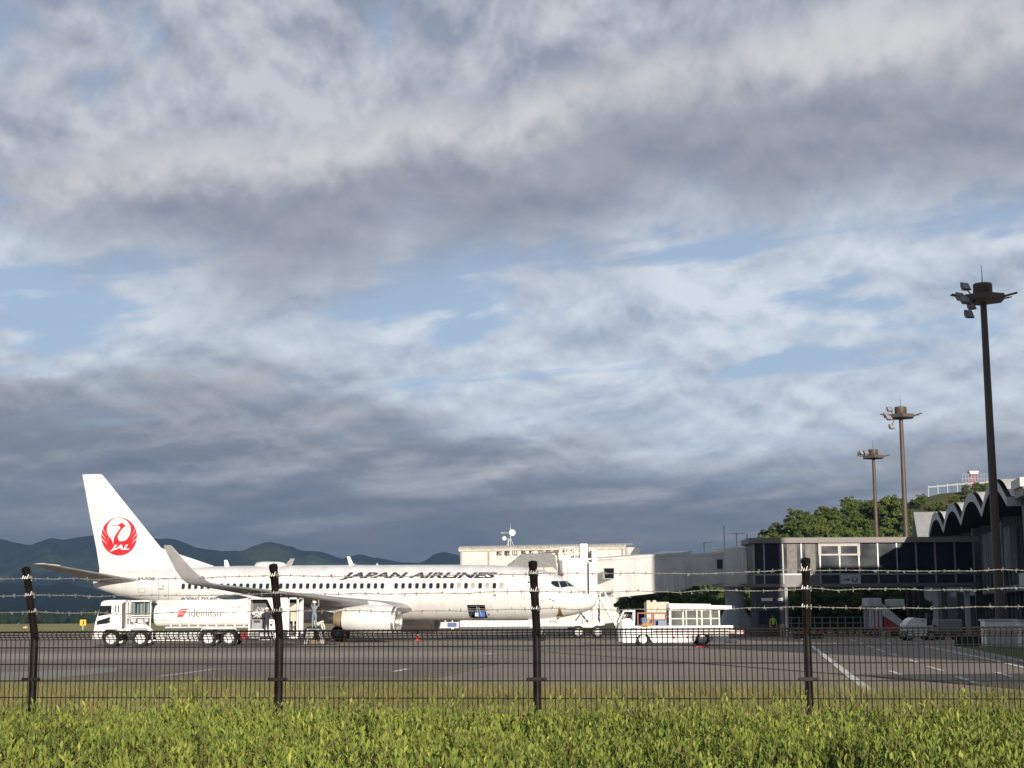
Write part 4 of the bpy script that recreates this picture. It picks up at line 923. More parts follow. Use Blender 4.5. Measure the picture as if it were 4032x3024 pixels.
bx('wall', MGREY, sh, x0, x1, SY, SY+4, 0, 1.9); MB().prism([(x0-.2, 1.88), (x1+.2, 1.88), (x1+.2, 2.0), (x0-.2, 2.1)], SY-.3, SY+4.3, 'y').build('roof', DGREY, sh); bx('door', DGREY, sh, x1-.9, x1-.1, SY-.03, SY, 0, 1.7)
van = empty('parked_minibus', (W(1690, 2450, SY).x, SY, 0), 0, 'pale grey minibus with row of windows parked beyond the airliner', 'bus')
L = W(1806, 2450, SY).x - van.location.x
MB().prism([(0, .35), (0, 1.0), (.25, 1.75), (.5, 1.85), (L, 1.85), (L, .35)], 0, 1.7, 'y').build('body', LGREY, van)
for k in range(4): bx('window', GLASSD, van, .4+k*L*.235, .4+k*L*.235+L*.19, -.01, .002, 1.15, 1.65)
bx('blue_panel', BLUEP, van, L*.62, L*.93, -.014, -.011, .5, 1.05)
for xx in (.8, L-.8): wheel(van, xx, .12, .3, .3, .2, -1); wheel(van, xx, 1.58, .3, .3, .2, 1)

# ---------------------------------------------------------------- boarding bridge
jb = empty('boarding_bridge', (0, 0, 0), 0, 'white telescopic boarding bridge with grey canopy on the airliner nose', 'boarding bridge')
def tunnel(name, pA, pB, w, h, m, ribs=0, rm=None):
    """closed box tunnel between two floor-centre points"""
    a, b = Vector(pA), Vector(pB); t = (b-a); tl = t.length; t.normalize(); sd = Vector((t.y, -t.x, 0)).normalized()
    S = lambda p: [p+sd*(w/2), p-sd*(w/2), p-sd*(w/2)+Vector((0, 0, h)), p+sd*(w/2)+Vector((0, 0, h))]
    o = MB().loft([S(a), S(b)]).build(name, m, jb)
    if ribs:
        for k in range(ribs):
            c = a + t*(tl*(k+.5)/ribs)
            MB().loft([[c+sd*(w/2)+t*q+Vector((0, 0, z)) for q, z in ((-.16, .12), (-.10, .12), (-.10, h-.15), (-.16, h-.15))], [c+sd*(w/2+.05)+t*q+Vector((0, 0, z)) for q, z in ((-.15, .14), (-.11, .14), (-.11, h-.17), (-.15, h-.17))]]).build('rib', rm or m, o)
    for z in (-.10, h-.06):
        MB().loft([[p+sd*(w/2+.06)+Vector((0, 0, z)), p-sd*(w/2+.06)+Vector((0, 0, z)), p-sd*(w/2+.06)+Vector((0, 0, z+.2)), p+sd*(w/2+.06)+Vector((0, 0, z+.2))] for p in (a, b)]).build('edge_beam', m, o)
    return o, t, sd
JW = mat('bridge_white', (.74, .735, .71), .45, var=.06, scale=.7)
pL = W(2352, 2349, 119.5); pM = W(2640, 2318, 127.5); pR = W(2868, 2288, 131.0)
wide, t1, s1 = tunnel('outer_tunnel', pL + Vector((.0, 1.6, 0)), pM + Vector((0, 1.6, 0)), 3.2, W(2352, 2201, 119.5).z-pL.z, JW, 9)
pM2 = W(2645, 2310, 128.5)
mid_, t2, s2 = tunnel('middle_tunnel', W(2630, 2318, 127.8)+Vector((0, 1.8, 0)), W(2675, 2308, 129.2)+Vector((0, 1.8, 0)), 2.9, 2.85, JW, 1)
inner, t3, s3 = tunnel('inner_tunnel', W(2672, 2306, 129.2)+Vector((0, 1.8, 0)), pR+Vector((0, 1.8, 0)), 2.5, 2.45, JW, 5)
def face_hit(px, py, P0, nn):
    d = ray(px, py); return CAM + d*((P0-CAM).dot(nn)/d.dot(nn))
for o, c, P0, nn in ((wide, (2378, 2416, 2238, 2277), pL+Vector((0, 1.6, 0))+s1*1.6, s1), (inner, (2820, 2845, 2203, 2239), pR+Vector((0, 1.8, 0))+s3*1.25, s3)):      # tunnel windows
    p = [face_hit(x, y, P0, nn) for x, y in ((c[0], c[2]), (c[1], c[2]), (c[1]-1, c[3]), (c[0]+2, c[3]))]; cc = sum(p, Vector())/4
    fr_ = MB().loft([[cc+(v-cc)*1.14+nn*.02 for v in p], [cc+(v-cc)*1.14-nn*.05 for v in p]]).build('window_frame', LGREY, o)
    MB().loft([[v+nn*.035 for v in p], [v-nn*.04 for v in p]]).build('window', GLASSD, fr_)
bx('nameplate', MGREY, wide, W(2377, 2330, 119.6).x, W(2414, 2330, 119.6).x, 119.55, 120.3, W(2390, 2334, 119.6).z, W(2390, 2329, 119.6).z)
# rotunda, its pillar and flared base
rc = W(2905, 2300, 131.0) + Vector((0, 2.0, 0)); rz0, rz1 = W(2905, 2300, 131).z, W(2905, 2157, 131).z
MB().lathe([(rz0-.2, 1.9), (rz0, 2.0), (rz1, 2.0), (rz1+.12, 1.85), (rz1+.2, 0)], (rc.x, rc.y, 0), (0, 0, 1), 12).build('rotunda', JW, jb, 30)
px_ = MB(); px_.lathe([(0, 1.75), (.75, 1.70), (2.3, .80), (2.5, .78), (rz0, .85)], (W(2906, 2400, 131).x, rc.y, 0), (0, 0, 1), 20); px_.build('pillar', mat('blue_grey_steel', (.42, .46, .50), .5), jb, 30)
bx('link_corridor', JW, jb, W(2925, 2300, 130).x, W(2957, 2300, 130).x, 129.5, 133, rz0, rz1-.3)
for px, y0, y1 in ((2862, 2065, 2160), (2911, 2096, 2158), (2953, 2098, 2155), (2782, 2132, 2180)):
    p = W(px, y1, 130); top = W(px, y0, 130).z
    q = MB(); q.tube([(p.x, 131.5, p.z-.3), (p.x, 131.5, top)], .06, 8)
    if px in (2782, 2911):
        q.tube([(p.x-.05 if px == 2782 else p.x-.45, 131.5, top), (p.x+.7, 131.5, top)], .03, 6)
        for k in range(4): q.tube([(p.x-.2+.22*k, 131.5-.25, top), (p.x-.2+.22*k, 131.5+.25, top)], .02, 5)
    q.build('roof_antenna', LGREY, jb)
# cab at the aircraft door
cz0, cz1 = 3.05, W(2260, 2207, 113).z
cb0 = W(2203, 2300, 112.0).x; cb1 = W(2340, 2300, 113.0).x
MB().prism([(cb0, 112.6), (cb0+.25, 112.2), (cb1-.5, 112.2), (cb1, 113.0), (cb1+.3, 121.0), (cb1-1.2, 122.0), (cb0+.4, 117.5), (cb0, 116)], cz0, cz1, 'z').build('cab', JW, jb)
cabb = [o for o in jb.children if o.name.startswith('cab')][0]
MB().prism([(cb0-.1, 112.5), (cb1+.1, 112.0), (cb1+.5, 122), (cb0, 118)], cz1, cz1+.14, 'z').build('cab_roof', JW, cabb)
for c in ((2234, 2245, 2216, 2300),): bx('cab_seam', LGREY, cabb, W(c[0], 2250, 112).x, W(c[1], 2250, 112).x, 112.12, 112.21, 3.3, cz1-.15)
bx('cab_handle', mat('red_box', (.4, .05, .03), .5), cabb, W(2214, 2260, 112).x, W(2222, 2260, 112).x, 112.10, 112.25, W(2218, 2265, 112).z, W(2218, 2256, 112).z)
for c in ((2318, 2330, 2215, 2400), (2330, 2350, 2165, 2440)):
    bx('lift_column', JW, jb, W(c[0], 2300, 112.5).x, W(c[1], 2300, 112.5).x, 111.7 if c[0] == 2318 else 111.9, 112.8, W(2320, c[3], 112.5).z, W(2320, c[2], 112.5).z)
# hood: folded canopy leaning on the fuselage
HOOD = mat('hood_fabric', (.27, .275, .265), .8, var=.12, scale=6)
hq = MB(); fx0, fx1 = W(1986, 2230, 109).x, W(2192, 2200, 111).x
NF = 9
rowz = []
for k in range(NF):
    u = k/(NF-1); y = 112.1-(112.1-108.6)*u; z = 6.16 - .95*u + (.16 if k % 2 else -.14); rowz.append((y, z, u))
vs = []; fs = []
for (y, z, u) in rowz:
    xa = W(2047, 2190, 112).x*(1-u) + fx0*u; xb = fx1 + .0*u
    vs += [(xa-.0, y, z-.30), (xa+.25, y, z), (xb-.35, y, z+.04), (xb-.08, y, z-.2), (xb+.05, y, z-1.3), (xb+.12, y, z-2.6)]
for k in range(NF-1):
    for i in range(5): fs.append((k*6+i, k*6+i+1, (k+1)*6+i+1, (k+1)*6+i))
hq.add(vs, fs); hood = hq.build('hood', HOOD, jb)
hf = MB(); A_ = Vector((W(2042, 2194, 112.2).x, 112.2, 6.02)); B_ = Vector((fx1+.05, 112.2, 6.36)); hf.bar(A_, B_, .10, .12); hf.bar(B_, (fx1+.35, 112.2, 4.4), .12, .10); hf.build('hood_frame', BLACK, hood)
# machinery on the cab roof
mc = MB(); mc.box(W(2283, 2170, 113).x, W(2313, 2170, 113).x, 112.6, 113.6, cz1+.1, W(2295, 2141, 113).z, bev=.05); mc.build('winch_housing', WHITE, jb)
mc = MB(); mc.box(W(2250, 2200, 113).x, W(2300, 2200, 113).x, 112.9, 113.8, cz1+.1, W(2270, 2187, 113).z, bev=.04); mc.build('roof_unit', MGREY, jb)
rl = MB()
for px in (2207, 2226, 2242, 2262): rl.tube([(W(px, 2200, 113).x, 112.6, cz1+.1), (W(px, 2200, 113).x, 112.6, cz1+.95)], .03, 6)
for dz_ in (.5, .95): rl.tube([(W(2207, 2200, 113).x, 112.6, cz1+dz_), (W(2262, 2200, 113).x, 112.6, cz1+dz_)], .028, 6)
rl.build('roof_railing', WHITE, jb)
MB().prism([(W(2313, 2200, 114).x, cz1), (W(2316, 2200, 114).x, W(2316, 2160, 114).z), (W(2332, 2200, 114).x, W(2332, 2158, 114).z), (W(2352, 2200, 114).x, cz1)], 113, 115.5, 'y').build('roof_fairing', LGREY, jb)
# drive column and wheels under the cab end
DYY = 121.0
gx0, gx1 = W(2278, 2470, DYY).x, W(2353, 2470, DYY).x
q = MB()
for gx in (gx0, gx1): q.box(gx-.22, gx+.22, DYY+.2, DYY+.65, .75, 3.2)
q.box(gx0, gx1, DYY+.25, DYY+.6, 1.5, 1.95); q.box(gx0-.2, gx1+.2, DYY+.1, DYY+.75, .85, 1.1); drive = q.build('drive_column', JW, jb)
for gx in (gx0, gx1):
    for dx_ in (-.0,): wheel(drive, gx, DYY, .50, .50, .32, -1, LGREY)
    wheel(drive, gx, DYY+.85, .50, .50, .32, 1, LGREY)
q = MB(); q.box(gx0+.3, gx1-.3, DYY+.15, DYY+.9, .95, 1.45, bev=.05); q.build('drive_motor', LGREY, jb)
# service stairs
st_ = MB(); sA = Vector((W(2362, 2420, 120).x, 119.2, 3.1)); sB = Vector((W(2450, 2490, 120).x, 119.2, .15))
for y in (-.45, .45):
    st_.bar(sA+Vector((0, y, 0)), sB+Vector((0, y, 0)), .06, .22); st_.bar(sA+Vector((0, y, 1.0)), sB+Vector((0, y, 1.0)), .05)
    for k in range(5): p = sA.lerp(sB, k/4)+Vector((0, y, 0)); st_.bar(p, p+Vector((0, 0, 1.0)), .04)
stairs = st_.build('service_stairs', JW, jb)
for k in range(12): p = sA.lerp(sB, (k+.5)/12); bx('tread', LGREY, stairs, p.x-.13, p.x+.13, p.y-.42, p.y+.42, p.z-.02, p.z+.02)
q = MB(); q.bar((W(2295, 2400, 119).x, 119.2, 3.1), (W(2345, 2430, 119).x, 119.2, 1.7), .12); q.bar((W(2295, 2430, 119).x, 119.2, 1.8), (W(2345, 2400, 119).x, 119.2, 3.1), .10); q.build('cross_brace', JW, jb)

# ---------------------------------------------------------------- glazed corridor between terminal and bridge
KY = 126.0
co = empty('glazed_corridor', (0, 0, 0), 0, 'dark glazed passenger corridor on pillars between terminal and boarding bridge', 'building')
kx = lambda px: W(px, 2200, KY).x
kz = lambda py: W(3400, py, KY).z
X0, X1 = kx(2966), kx(3853); zb_, zt_ = kz(2304), kz(2137)
FRM = mat('bronze_grey_frame', (.17, .155, .15), .5, var=.1); MUL = mat('aluminium_mullion', (.34, .34, .335), .45, .3, var=.06)
bx('roof_slab', mat('corridor_fascia', (.20, .18, .172), .6, var=.08), co, X0-.35, X1, KY-.35, KY+4.2, zt_, kz(2116)); bx('floor_slab', FRM, co, X0, X1, KY-.05, KY+4.0, zb_-.12, kz(2297))
bx('rear_wall', DGREY, co, X0+.1, X1-.1, KY+3.7, KY+3.8, kz(2297), zt_)
mpx = [2968, 3008, 3082, 3155, 3228, 3305, 3381, 3456, 3531, 3607, 3682, 3759, 3833]
zr0, zr1 = kz(2263), kz(2257)
for px in mpx: bx('mullion', MUL, co, kx(px)-.055, kx(px)+.055, KY-.10, KY+.02, kz(2298), zt_-.0)
bx('transom', MUL, co, X0, X1, KY-.06, KY+.015, zr0, zr1)
bx('end_wall', FRM, co, X0-.02, X0+.06, KY+.06, KY+3.9, kz(2297), zt_)
CURT = mat('drawn_curtain', (.20, .19, .175), .85, var=.12, scale=3)
SPAN = mat('dark_spandrel', (.018, .026, .040), .3, var=.15)
for k, (a, b) in enumerate(zip(mpx[:-1], mpx[1:])):
    bx('spandrel', SPAN if k not in (2, 3) else mat('grey_spandrel', (.15, .148, .142), .5), co, kx(a)+.055, kx(b)-.055, KY-.02, KY+.01, kz(2297), zr0)
    bx('pane', GLASSB, co, kx(a)+.055, kx(b)-.055, KY-.012, KY+.008, zr1, zt_)
    if k in (2, 3): bx('roller_blind', CURT, co, kx(a)+.35, kx(b)-.35, KY-.03, KY-.013, zr1, zt_-.02)
q = MB()                                           # sash with upper lights
sa, sb_, sc_ = kx(3228), kx(3305), kx(3381)
for a, b in ((sa, sb_), (sb_, sc_)):
    q.box(a, b, KY-.12, KY-.02, kz(2150), zt_); q.box(a, b, KY-.12, KY-.02, kz(2187), kz(2180))
for x in (sa, sb_, sc_): q.box(x-.12, x+.12, KY-.13, KY-.02, kz(2187), zt_)
q.build('window_sash', mat('cream_sash', (.38, .365, .34), .5), co)
bn = bx('banner', mat('banner_cloth', (.42, .45, .48), .7, var=.05), co, kx(3308), kx(3385), KY-.14, KY-.12, kz(2299), kz(2262))
ring = MB(); cxr, czr, rr = kx(3361), kz(2282), .23
n = 20; o_ = [(cxr+rr*cos(2*pi*k/n)*1.05, KY-.146, czr+rr*sin(2*pi*k/n)) for k in range(n)]; i_ = [(cxr+rr*.68*cos(2*pi*k/n+.06), KY-.146, czr+.02+rr*.70*sin(2*pi*k/n)) for k in range(n)]
ring.add(o_+i_, [(k, (k+1) % n, n+(k+1) % n, n+k) for k in range(n)]); ring.build('ring_mark', INK, bn)
mk = MB()
for k, (w, h) in enumerate(((.035, .19), (.10, .12), (.10, .15), (.10, .16), (.045, .18))): x = kx(3317)+.115*k; mk.box(x, x+w, KY-.147, KY-.141, czr-h/2, czr+h/2)
mk.build('banner_lettering', INK, bn)
# pillars and the enclosed block below
blk = MB(); blk.box(kx(2975), kx(3094), KY+.3, KY+3.6, 0, zb_-.12); block = blk.build('stair_block', mat('maroon_grey_block', (.055, .05, .06), .6), co)
for a, b in ((2995, 3039), (3059, 3080)): bx('lit_patch', WHITE, block, kx(a), kx(b), KY+.26, KY+.3, kz(2364), kz(2352))  # white panels standing in for bright lit patches on the block
bx('window', GLASSB, block, kx(2985), kx(3085), KY+.27, KY+.3, 1.0, 2.1); bx('edge_column', MGREY, block, kx(3086), kx(3098), KY+.1, KY+.29, 0, zb_-.12)
for px, m, w in ((3628, BLACK, .38), (3605, BLACK, .3), (3682, LGREY, .36), (3808, LGREY, .34)): bx('pillar', m, co, kx(px)-w/2, kx(px)+w/2, KY+.4, KY+.4+w, 0, zb_-.1)
bx('canopy_beam', LGREY, co, kx(3725), kx(3815), KY-.2, KY+.2, kz(2331), kz(2316))

# ---------------------------------------------------------------- terminal with vaulted roof
TDIR = Vector((.149, .989, 0)).normalized(); TN = Vector((TDIR.y, -TDIR.x, 0))      # TN points away from the apron, to the right
T0 = Vector((36.0, 115.2, 0)); BAY = 12.05                                           # under the crown of the nearest vault
term = empty('terminal_building', T0, 0, 'dark glazed terminal building with a row of pale vaulted roof shells', 'building')
TM = Matrix(((TN.x, TDIR.x, 0, 0), (TN.y, TDIR.y, 0, 0), (0, 0, 1, 0), (0, 0, 0, 1)))   # local x into the building, y away from the camera
if TM.determinant() < 0: pass
term.rotation_euler = TM.to_euler()
VLT = mat('vault_concrete', (.60, .61, .61), .7, var=.10, scale=.8); VTOP = mat('vault_roof_sheet', (.62, .62, .58), .5, var=.08, scale=.5)
DEPTH = 26.0; zP, zV = 11.62, 9.55
for k in range(4):
    c = BAY*k; n = 18; top = []; bot = []
    for i in range(n+1):
        u = -1+2*i/n; h = zV + (zP-zV)*(1-abs(u)**2.1)*1.0 + (.35*abs(u)**6); top.append((c+u*BAY/2, h)); bot.append((c+u*BAY/2, h-.75+.1*abs(u)))
    vl = MB(); vs = [(0, y, z) for y, z in top]+[(0, y, z) for y, z in bot]+[(DEPTH, y, z) for y, z in top]+[(DEPTH, y, z) for y, z in bot]; m = n+1; fs = []
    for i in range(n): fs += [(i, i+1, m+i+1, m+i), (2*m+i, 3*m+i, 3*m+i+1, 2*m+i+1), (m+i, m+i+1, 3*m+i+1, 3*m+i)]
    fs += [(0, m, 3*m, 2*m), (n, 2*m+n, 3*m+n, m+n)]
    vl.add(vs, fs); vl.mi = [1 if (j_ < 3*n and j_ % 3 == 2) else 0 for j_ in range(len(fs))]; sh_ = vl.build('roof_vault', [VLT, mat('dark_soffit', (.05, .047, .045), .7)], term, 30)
    tp = MB(); tp.add([(.35, y, z+.05) for y, z in top]+[(DEPTH, y, z+.05) for y, z in top], [(i, i+1, m+i+1, m+i) for i in range(n)]); tp.build('roof_sheet', VTOP, sh_, 40)
    q = MB()                                                    # glazed wall set back under the shell
    pz = [(y, z-.02) for y, z in bot]
    q.add([(3.2, y, z) for y, z in pz]+[(3.2, pz[-1][0], 5.2), (3.2, pz[0][0], 5.2)], [tuple(range(m+2))]); q.build('vault_glazing', GLASSB, sh_)
    for i in range(1, 10):
        y = c-BAY/2+BAY*i/10; bx('glazing_bar', MGREY, sh_, 3.05, 3.19, y-.06, y+.06, 5.2, float(np.interp(y, [p[0] for p in bot], [p[1] for p in bot])))
    bx('rib_column', mat('dark_concrete', (.12, .12, .115), .7), sh_, .9, 1.5, c+BAY/2-.3, c+BAY/2+.3, 0, zV-.5)
yA, yB = -BAY/2, BAY*3.5
bx('upper_wall', GLASSB, term, 3.0, DEPTH, yA+.1, yB, 3.9, 5.2); bx('first_floor_slab', MGREY, term, 1.8, DEPTH, yA, yB, 3.4, 3.9)
bx('ground_floor_wall', GLASSB, term, 3.4, DEPTH, yA+.1, yB, 0, 3.4)
for i in range(24):
    y = yA+.4+(yB-yA)*i/24
    bx('wall_mullion', MGREY, term, 2.86, 2.99, y-.06, y+.06, 3.9, 5.2); bx('wall_mullion', MGREY, term, 3.24, 3.39, y-.08, y+.08, 0, 3.4)
# fins standing in front of the upper floor
for i in range(14):
    y = BAY*.6+1.05*i; bx('louvre_fin', LGREY, term, 2.2, 2.75, y-.07, y+.07, 5.3, 8.6)
# gable roof at the far end
gy = BAY*4.2; q = MB(); q.prism([(gy-5.2, 7.6), (gy, 12.6), (gy+5.2, 7.6)], -.5, DEPTH, 'x'); q.build('gable_roof', mat('grey_seam_roof', (.30, .30, .31), .6, var=.08), term)
q = MB(); q.prism([(gy-4.4, 7.5), (gy, 11.9), (gy+4.4, 7.5)], -.55, -.505, 'x'); q.build('gable_glazing', BLACK, term); bx('gable_wall', MGREY, term, .5, DEPTH, gy-4.6, gy+4.6, 0, 7.6)
# near end: flat-roofed block with pale fascia facing the camera
E0 = yA-2.6
bx('end_roof', mat('cream_fascia', (.70, .66, .56), .6, var=.05), term, .35, 30, E0-1.1, yA-.05, 10.35, 10.98)
bx('end_soffit', mat('grey_soffit', (.42, .40, .36), .7), term, .55, 30, E0-.9, yA-.06, 9.75, 10.34)
bx('end_wall', mat('dark_end_wall', (.05, .055, .06), .5), term, 1.0, 30, E0+.6, yA-.06, 0, 9.75)
for x in np.arange(1.6, 14, 1.3): bx('end_mullion', MGREY, term, x-.06, x+.06, E0+.48, E0+.6, 4.6, 9.4); 
for z in (4.5, 7.0): bx('end_transom', MGREY, term, 1.0, 20, E0+.46, E0+.6, z-.08, z+.08)
for k in range(8): bx('end_pane', GLASSB, term, 1.7+1.3*k, 2.8+1.3*k, E0+.52, E0+.58, 4.65, 6.9); bx('end_pane', GLASSB, term, 1.7+1.3*k, 2.8+1.3*k, E0+.52, E0+.58, 7.15, 9.3)
dk = MB(); dk.prism([(.2, 3.55), (20, 4.4), (20, 5.3), (.2, 4.45)], E0-2.4, E0+.5, 'y'); dk.build('balcony', LGREY, term)
bx('notice_light', mat('lit_sign', (.75, .62, .25), .5), term, 1.2, 2.0, E0+.40, E0+.45, 6.5, 6.85)
for px in (3870, 3905): pass
for x in (1.2, 5.0, 9.0): bx('end_column', MGREY, term, x-.2, x+.2, E0-2.2, E0-1.8, 0, 3.7)
bx('corner_pipe', mat('pale_blue_pipe', (.34, .40, .45), .5), term, .4, .75, yA+7.6, yA+7.95, 3.2, 8.6)

# ---------------------------------------------------------------- floodlight masts
MAST_Z = 18.9
def mast(px, py, label, lamps):
    d = ray(px, py); Y = (MAST_Z-EYE)/(d.z/d.y); P = W(px, py, Y)
    t = empty('floodlight_mast', (P.x, Y, 0), 0, label, 'light mast', 'floodlight masts along the terminal')
    MB().tube([(0, 0, 0), (0, 0, .4), (0, 0, MAST_Z*.5), (0, 0, MAST_Z-.2)], [.26, .25, .22, .175], 20).build('pole', BROWN, t, 40)
    MB().lathe([(0, .42), (.06, .42), (.10, .30)], (0, 0, 0), (0, 0, 1), 8).build('base_plate', BROWN, t)
    hx_ = [(1.18*cos(radians(22+60*k)), 1.18*sin(radians(22+60*k))) for k in range(6)]
    q = MB()
    for a, b in zip(hx_, hx_[1:]+hx_[:1]): q.bar((*a, MAST_Z), (*b, MAST_Z), .07, .30)
    q.prism([(x*.97, y*.97) for x, y in hx_], MAST_Z-.14, MAST_Z-.08, 'z'); q.build('platform', BROWN, t)
    MB().lathe([(0, .50), (.03, .52), (.68, .52), (.72, .48), (.74, 0)], (0, 0, MAST_Z+.12), (0, 0, 1), 20).build('drum', BROWN, t, 40)
    MB().tube([(0, 0, MAST_Z+.8), (0, 0, MAST_Z+1.9)], [.03, .012], 6).build('lightning_rod', DGREY, t)
    for (x, y, z, rz, tilt, s) in lamps:
        lm = MB(); M = Matrix.Translation((x, y, MAST_Z+z)) @ Matrix.Rotation(rz, 4, 'Z') @ Matrix.Rotation(tilt, 4, 'X')
        b0 = MB().prism([(-.24*s, -.2*s), (.24*s, -.2*s), (.24*s, .2*s), (-.24*s, .2*s)], -.02, .04, 'y'); b0.loft([[(-.24*s, .04, -.2*s), (.24*s, .04, -.2*s), (.24*s, .04, .2*s), (-.24*s, .04, .2*s)], [(-.12*s, .26, -.1*s), (.12*s, .26, -.1*s), (.12*s, .26, .1*s), (-.12*s, .26, .1*s)]])
        f_ = b0.build('floodlight', mat('lamp_housing', (.20, .18, .19), .45, .3), t, None, M)
        MB().prism([(-.20*s, -.16*s), (.20*s, -.16*s), (.20*s, .16*s), (-.20*s, .16*s)], -.035, -.022, 'y').build('lens', mat('lamp_glass', (.30, .30, .31), .15), f_, None, M)
        MB().tube([M @ Vector((0, .1, 0)), Vector((x*.55, y*.55, MAST_Z))], .035, 6).build('bracket', BROWN, f_)
    for a in (-.35, .35, pi+.1):
        c = Vector((cos(a), sin(a), 0))*1.45; q = MB(); q.bar(c*.75+Vector((0, 0, MAST_Z+.05)), c*1.25+Vector((0, 0, MAST_Z+.2)), .34, .06); q.build('flat_floodlight', DGREY, t)
    return t
LL = [(-1.05, -.45, .62, .5, -.5, 1.15), (-1.30, -.30, .08, .6, -.5, 1.2), (-1.20, -.7, -.16, .4, -.6, 1.2), (-.95, -.5, -.95, .5, -.4, 1.15), (-.8, -.55, -.5, .5, -.5, 1.0)]
mast(3871, 1176, 'tall dark floodlight mast standing before the terminal corner, lamps on one side', LL)
mast(3547, 1640, 'brown floodlight mast behind the glazed corridor, the taller-looking of the pair', LL[:4])
mast(3439, 1800, 'brown floodlight mast behind the glazed corridor with its lamps above the platform', [(-1.3, -.4, .45, .5, -.5, 1.2), (-.85, -.5, .5, .5, -.5, 1.2), (-1.5, -.2, .42, .8, -.4, 1.0)])

# ---------------------------------------------------------------- trees
def leaf_mat(name, a, b, c):
    m = bpy.data.materials.new(name); m.use_nodes = True; t = m.node_tree; bs = t.nodes['Principled BSDF']
    at = t.nodes.new('ShaderNodeAttribute'); at.attribute_name = 'tint'; f_ = N(t, at.outputs['Fac'])
    oi = t.nodes.new('ShaderNodeObjectInfo'); rv = N(t, oi.outputs['Random'])
    cc = mix(t, f_.step(0.0, .62), a, b); cc = mix(t, f_.step(.70, 1.0), cc, c); cc = mix(t, rv*.35, cc, a)
    t.links.new(cc.s, bs.inputs['Base Color']); bs.inputs['Roughness'].default_value = .7; bs.inputs['Specular IOR Level'].default_value = .2
    tr = t.nodes.new('ShaderNodeBsdfTranslucent'); t.links.new(cc.s, tr.inputs[0]); ms = t.nodes.new('ShaderNodeMixShader'); ms.inputs[0].default_value = .22
    t.links.new(bs.outputs[0], ms.inputs[1]); t.links.new(tr.outputs[0], ms.inputs[2])
    t.links.new(ms.outputs[0], t.nodes['Material Output'].inputs[0]); return m
TLEAF = leaf_mat('tree_leaves', (.042, .068, .018), (.125, .165, .040), (.250, .260, .075))
BARK = mat('bark', (.10, .075, .055), .9, var=.25, scale=6, bump=.3)
def mesh_np(name, v, f4, tint=None, mats=()):
    """quads from numpy arrays"""
    me = bpy.data.meshes.new(name); nv, nf = len(v), len(f4); k = f4.shape[1]
    me.vertices.add(nv); me.vertices.foreach_set('co', np.ascontiguousarray(v, np.float32).ravel())
    me.loops.add(nf*k); me.loops.foreach_set('vertex_index', np.ascontiguousarray(f4, np.int32).ravel())
    me.polygons.add(nf); me.polygons.foreach_set('loop_start', np.arange(0, nf*k, k, dtype=np.int32)); me.polygons.foreach_set('loop_total', np.full(nf, k, np.int32))
    if tint is not None:
        a = me.attributes.new('tint', 'FLOAT', 'FACE'); a.data.foreach_set('value', np.ascontiguousarray(tint, np.float32))
    for m in mats: me.materials.append(m)
    me.update(calc_edges=True); return me
def crown_mesh(seed, H, R, z0, n=4600, leaf=.21, clumps=70):
    r = np.random.default_rng(seed)
    # clump centres through an uneven egg
    u = r.normal(size=(clumps, 3)); u /= np.linalg.norm(u, axis=1)[:, None]; rad = r.uniform(.35, 1, clumps)**.6
    c = u*rad[:, None]*np.array([R*.92, R*.92, (H-z0)*.47])*r.uniform(.75, 1.15, (clumps, 1)); c[:, 2] += (H+z0)/2; cr = r.uniform(.13, .30, clumps)*R
    k = r.integers(0, clumps, n); d = r.normal(size=(n, 3)); d /= np.linalg.norm(d, axis=1)[:, None]; d[:, 2] = np.abs(d[:, 2])*.9 - .15
    p = c[k] + d*cr[k][:, None]*r.uniform(.65, 1.08, (n, 1))
    nrm = d + r.normal(size=(n, 3))*.45; nrm /= np.linalg.norm(nrm, axis=1)[:, None]
    a = np.cross(nrm, r.normal(size=(n, 3))); a /= np.linalg.norm(a, axis=1)[:, None]; b = np.cross(nrm, a); s = leaf*r.uniform(.6, 1.35, (n, 1))
    v = np.stack([p-a*s, p+b*s*.55-nrm*s*.1, p+a*s, p-b*s*.55-nrm*s*.1], 1).reshape(-1, 3); f = np.arange(4*n).reshape(n, 4)
    tint = np.clip(r.normal(.45, .22, n) + (r.uniform(-.2, .2, clumps))[k], 0, 1)
    return mesh_np('crown', v, f, tint, (TLEAF,))
def trunk_mesh(seed, H, R):
    r = random.Random(seed); q = MB(); q.tube([(0, 0, -.6), (r.uniform(-.1, .1), 0, H*.3), (r.uniform(-.2, .2), r.uniform(-.2, .2), H*.75)], [.22, .16, .06], 8)
    for k in range(6):
        a = r.uniform(0, 2*pi); z = H*r.uniform(.25, .55); e = R*r.uniform(.4, .75); q.tube([(0, 0, z), (cos(a)*e*.5, sin(a)*e*.5, z+.12*H), (cos(a)*e, sin(a)*e, z+.28*H)], [.09, .06, .02], 6)
    me = bpy.data.meshes.new('trunk'); me.from_pydata([tuple(p) for p in q.v], [], q.f); me.materials.append(BARK); return me
KINDS = [(crown_mesh(s, H, R, z0), trunk_mesh(s, H, R)) for s, H, R, z0 in ((1, 6.5, 2.7, 1.3), (2, 7.5, 2.9, 1.5), (3, 5.6, 3.0, .9), (4, 6.8, 2.4, 1.2), (5, 5.0, 2.6, .6))]
def tree(name, k, loc, s, rz, label, cat, group):
    t = empty(name, loc, rz, label, cat, group); t.scale = (s, s, s*random.uniform(.9, 1.1))
    for nm, me in (('crown', KINDS[k][0]), ('trunk', KINDS[k][1])):
        o = bpy.data.objects.new(nm, me); COL.objects.link(o); o.parent = t
    return t
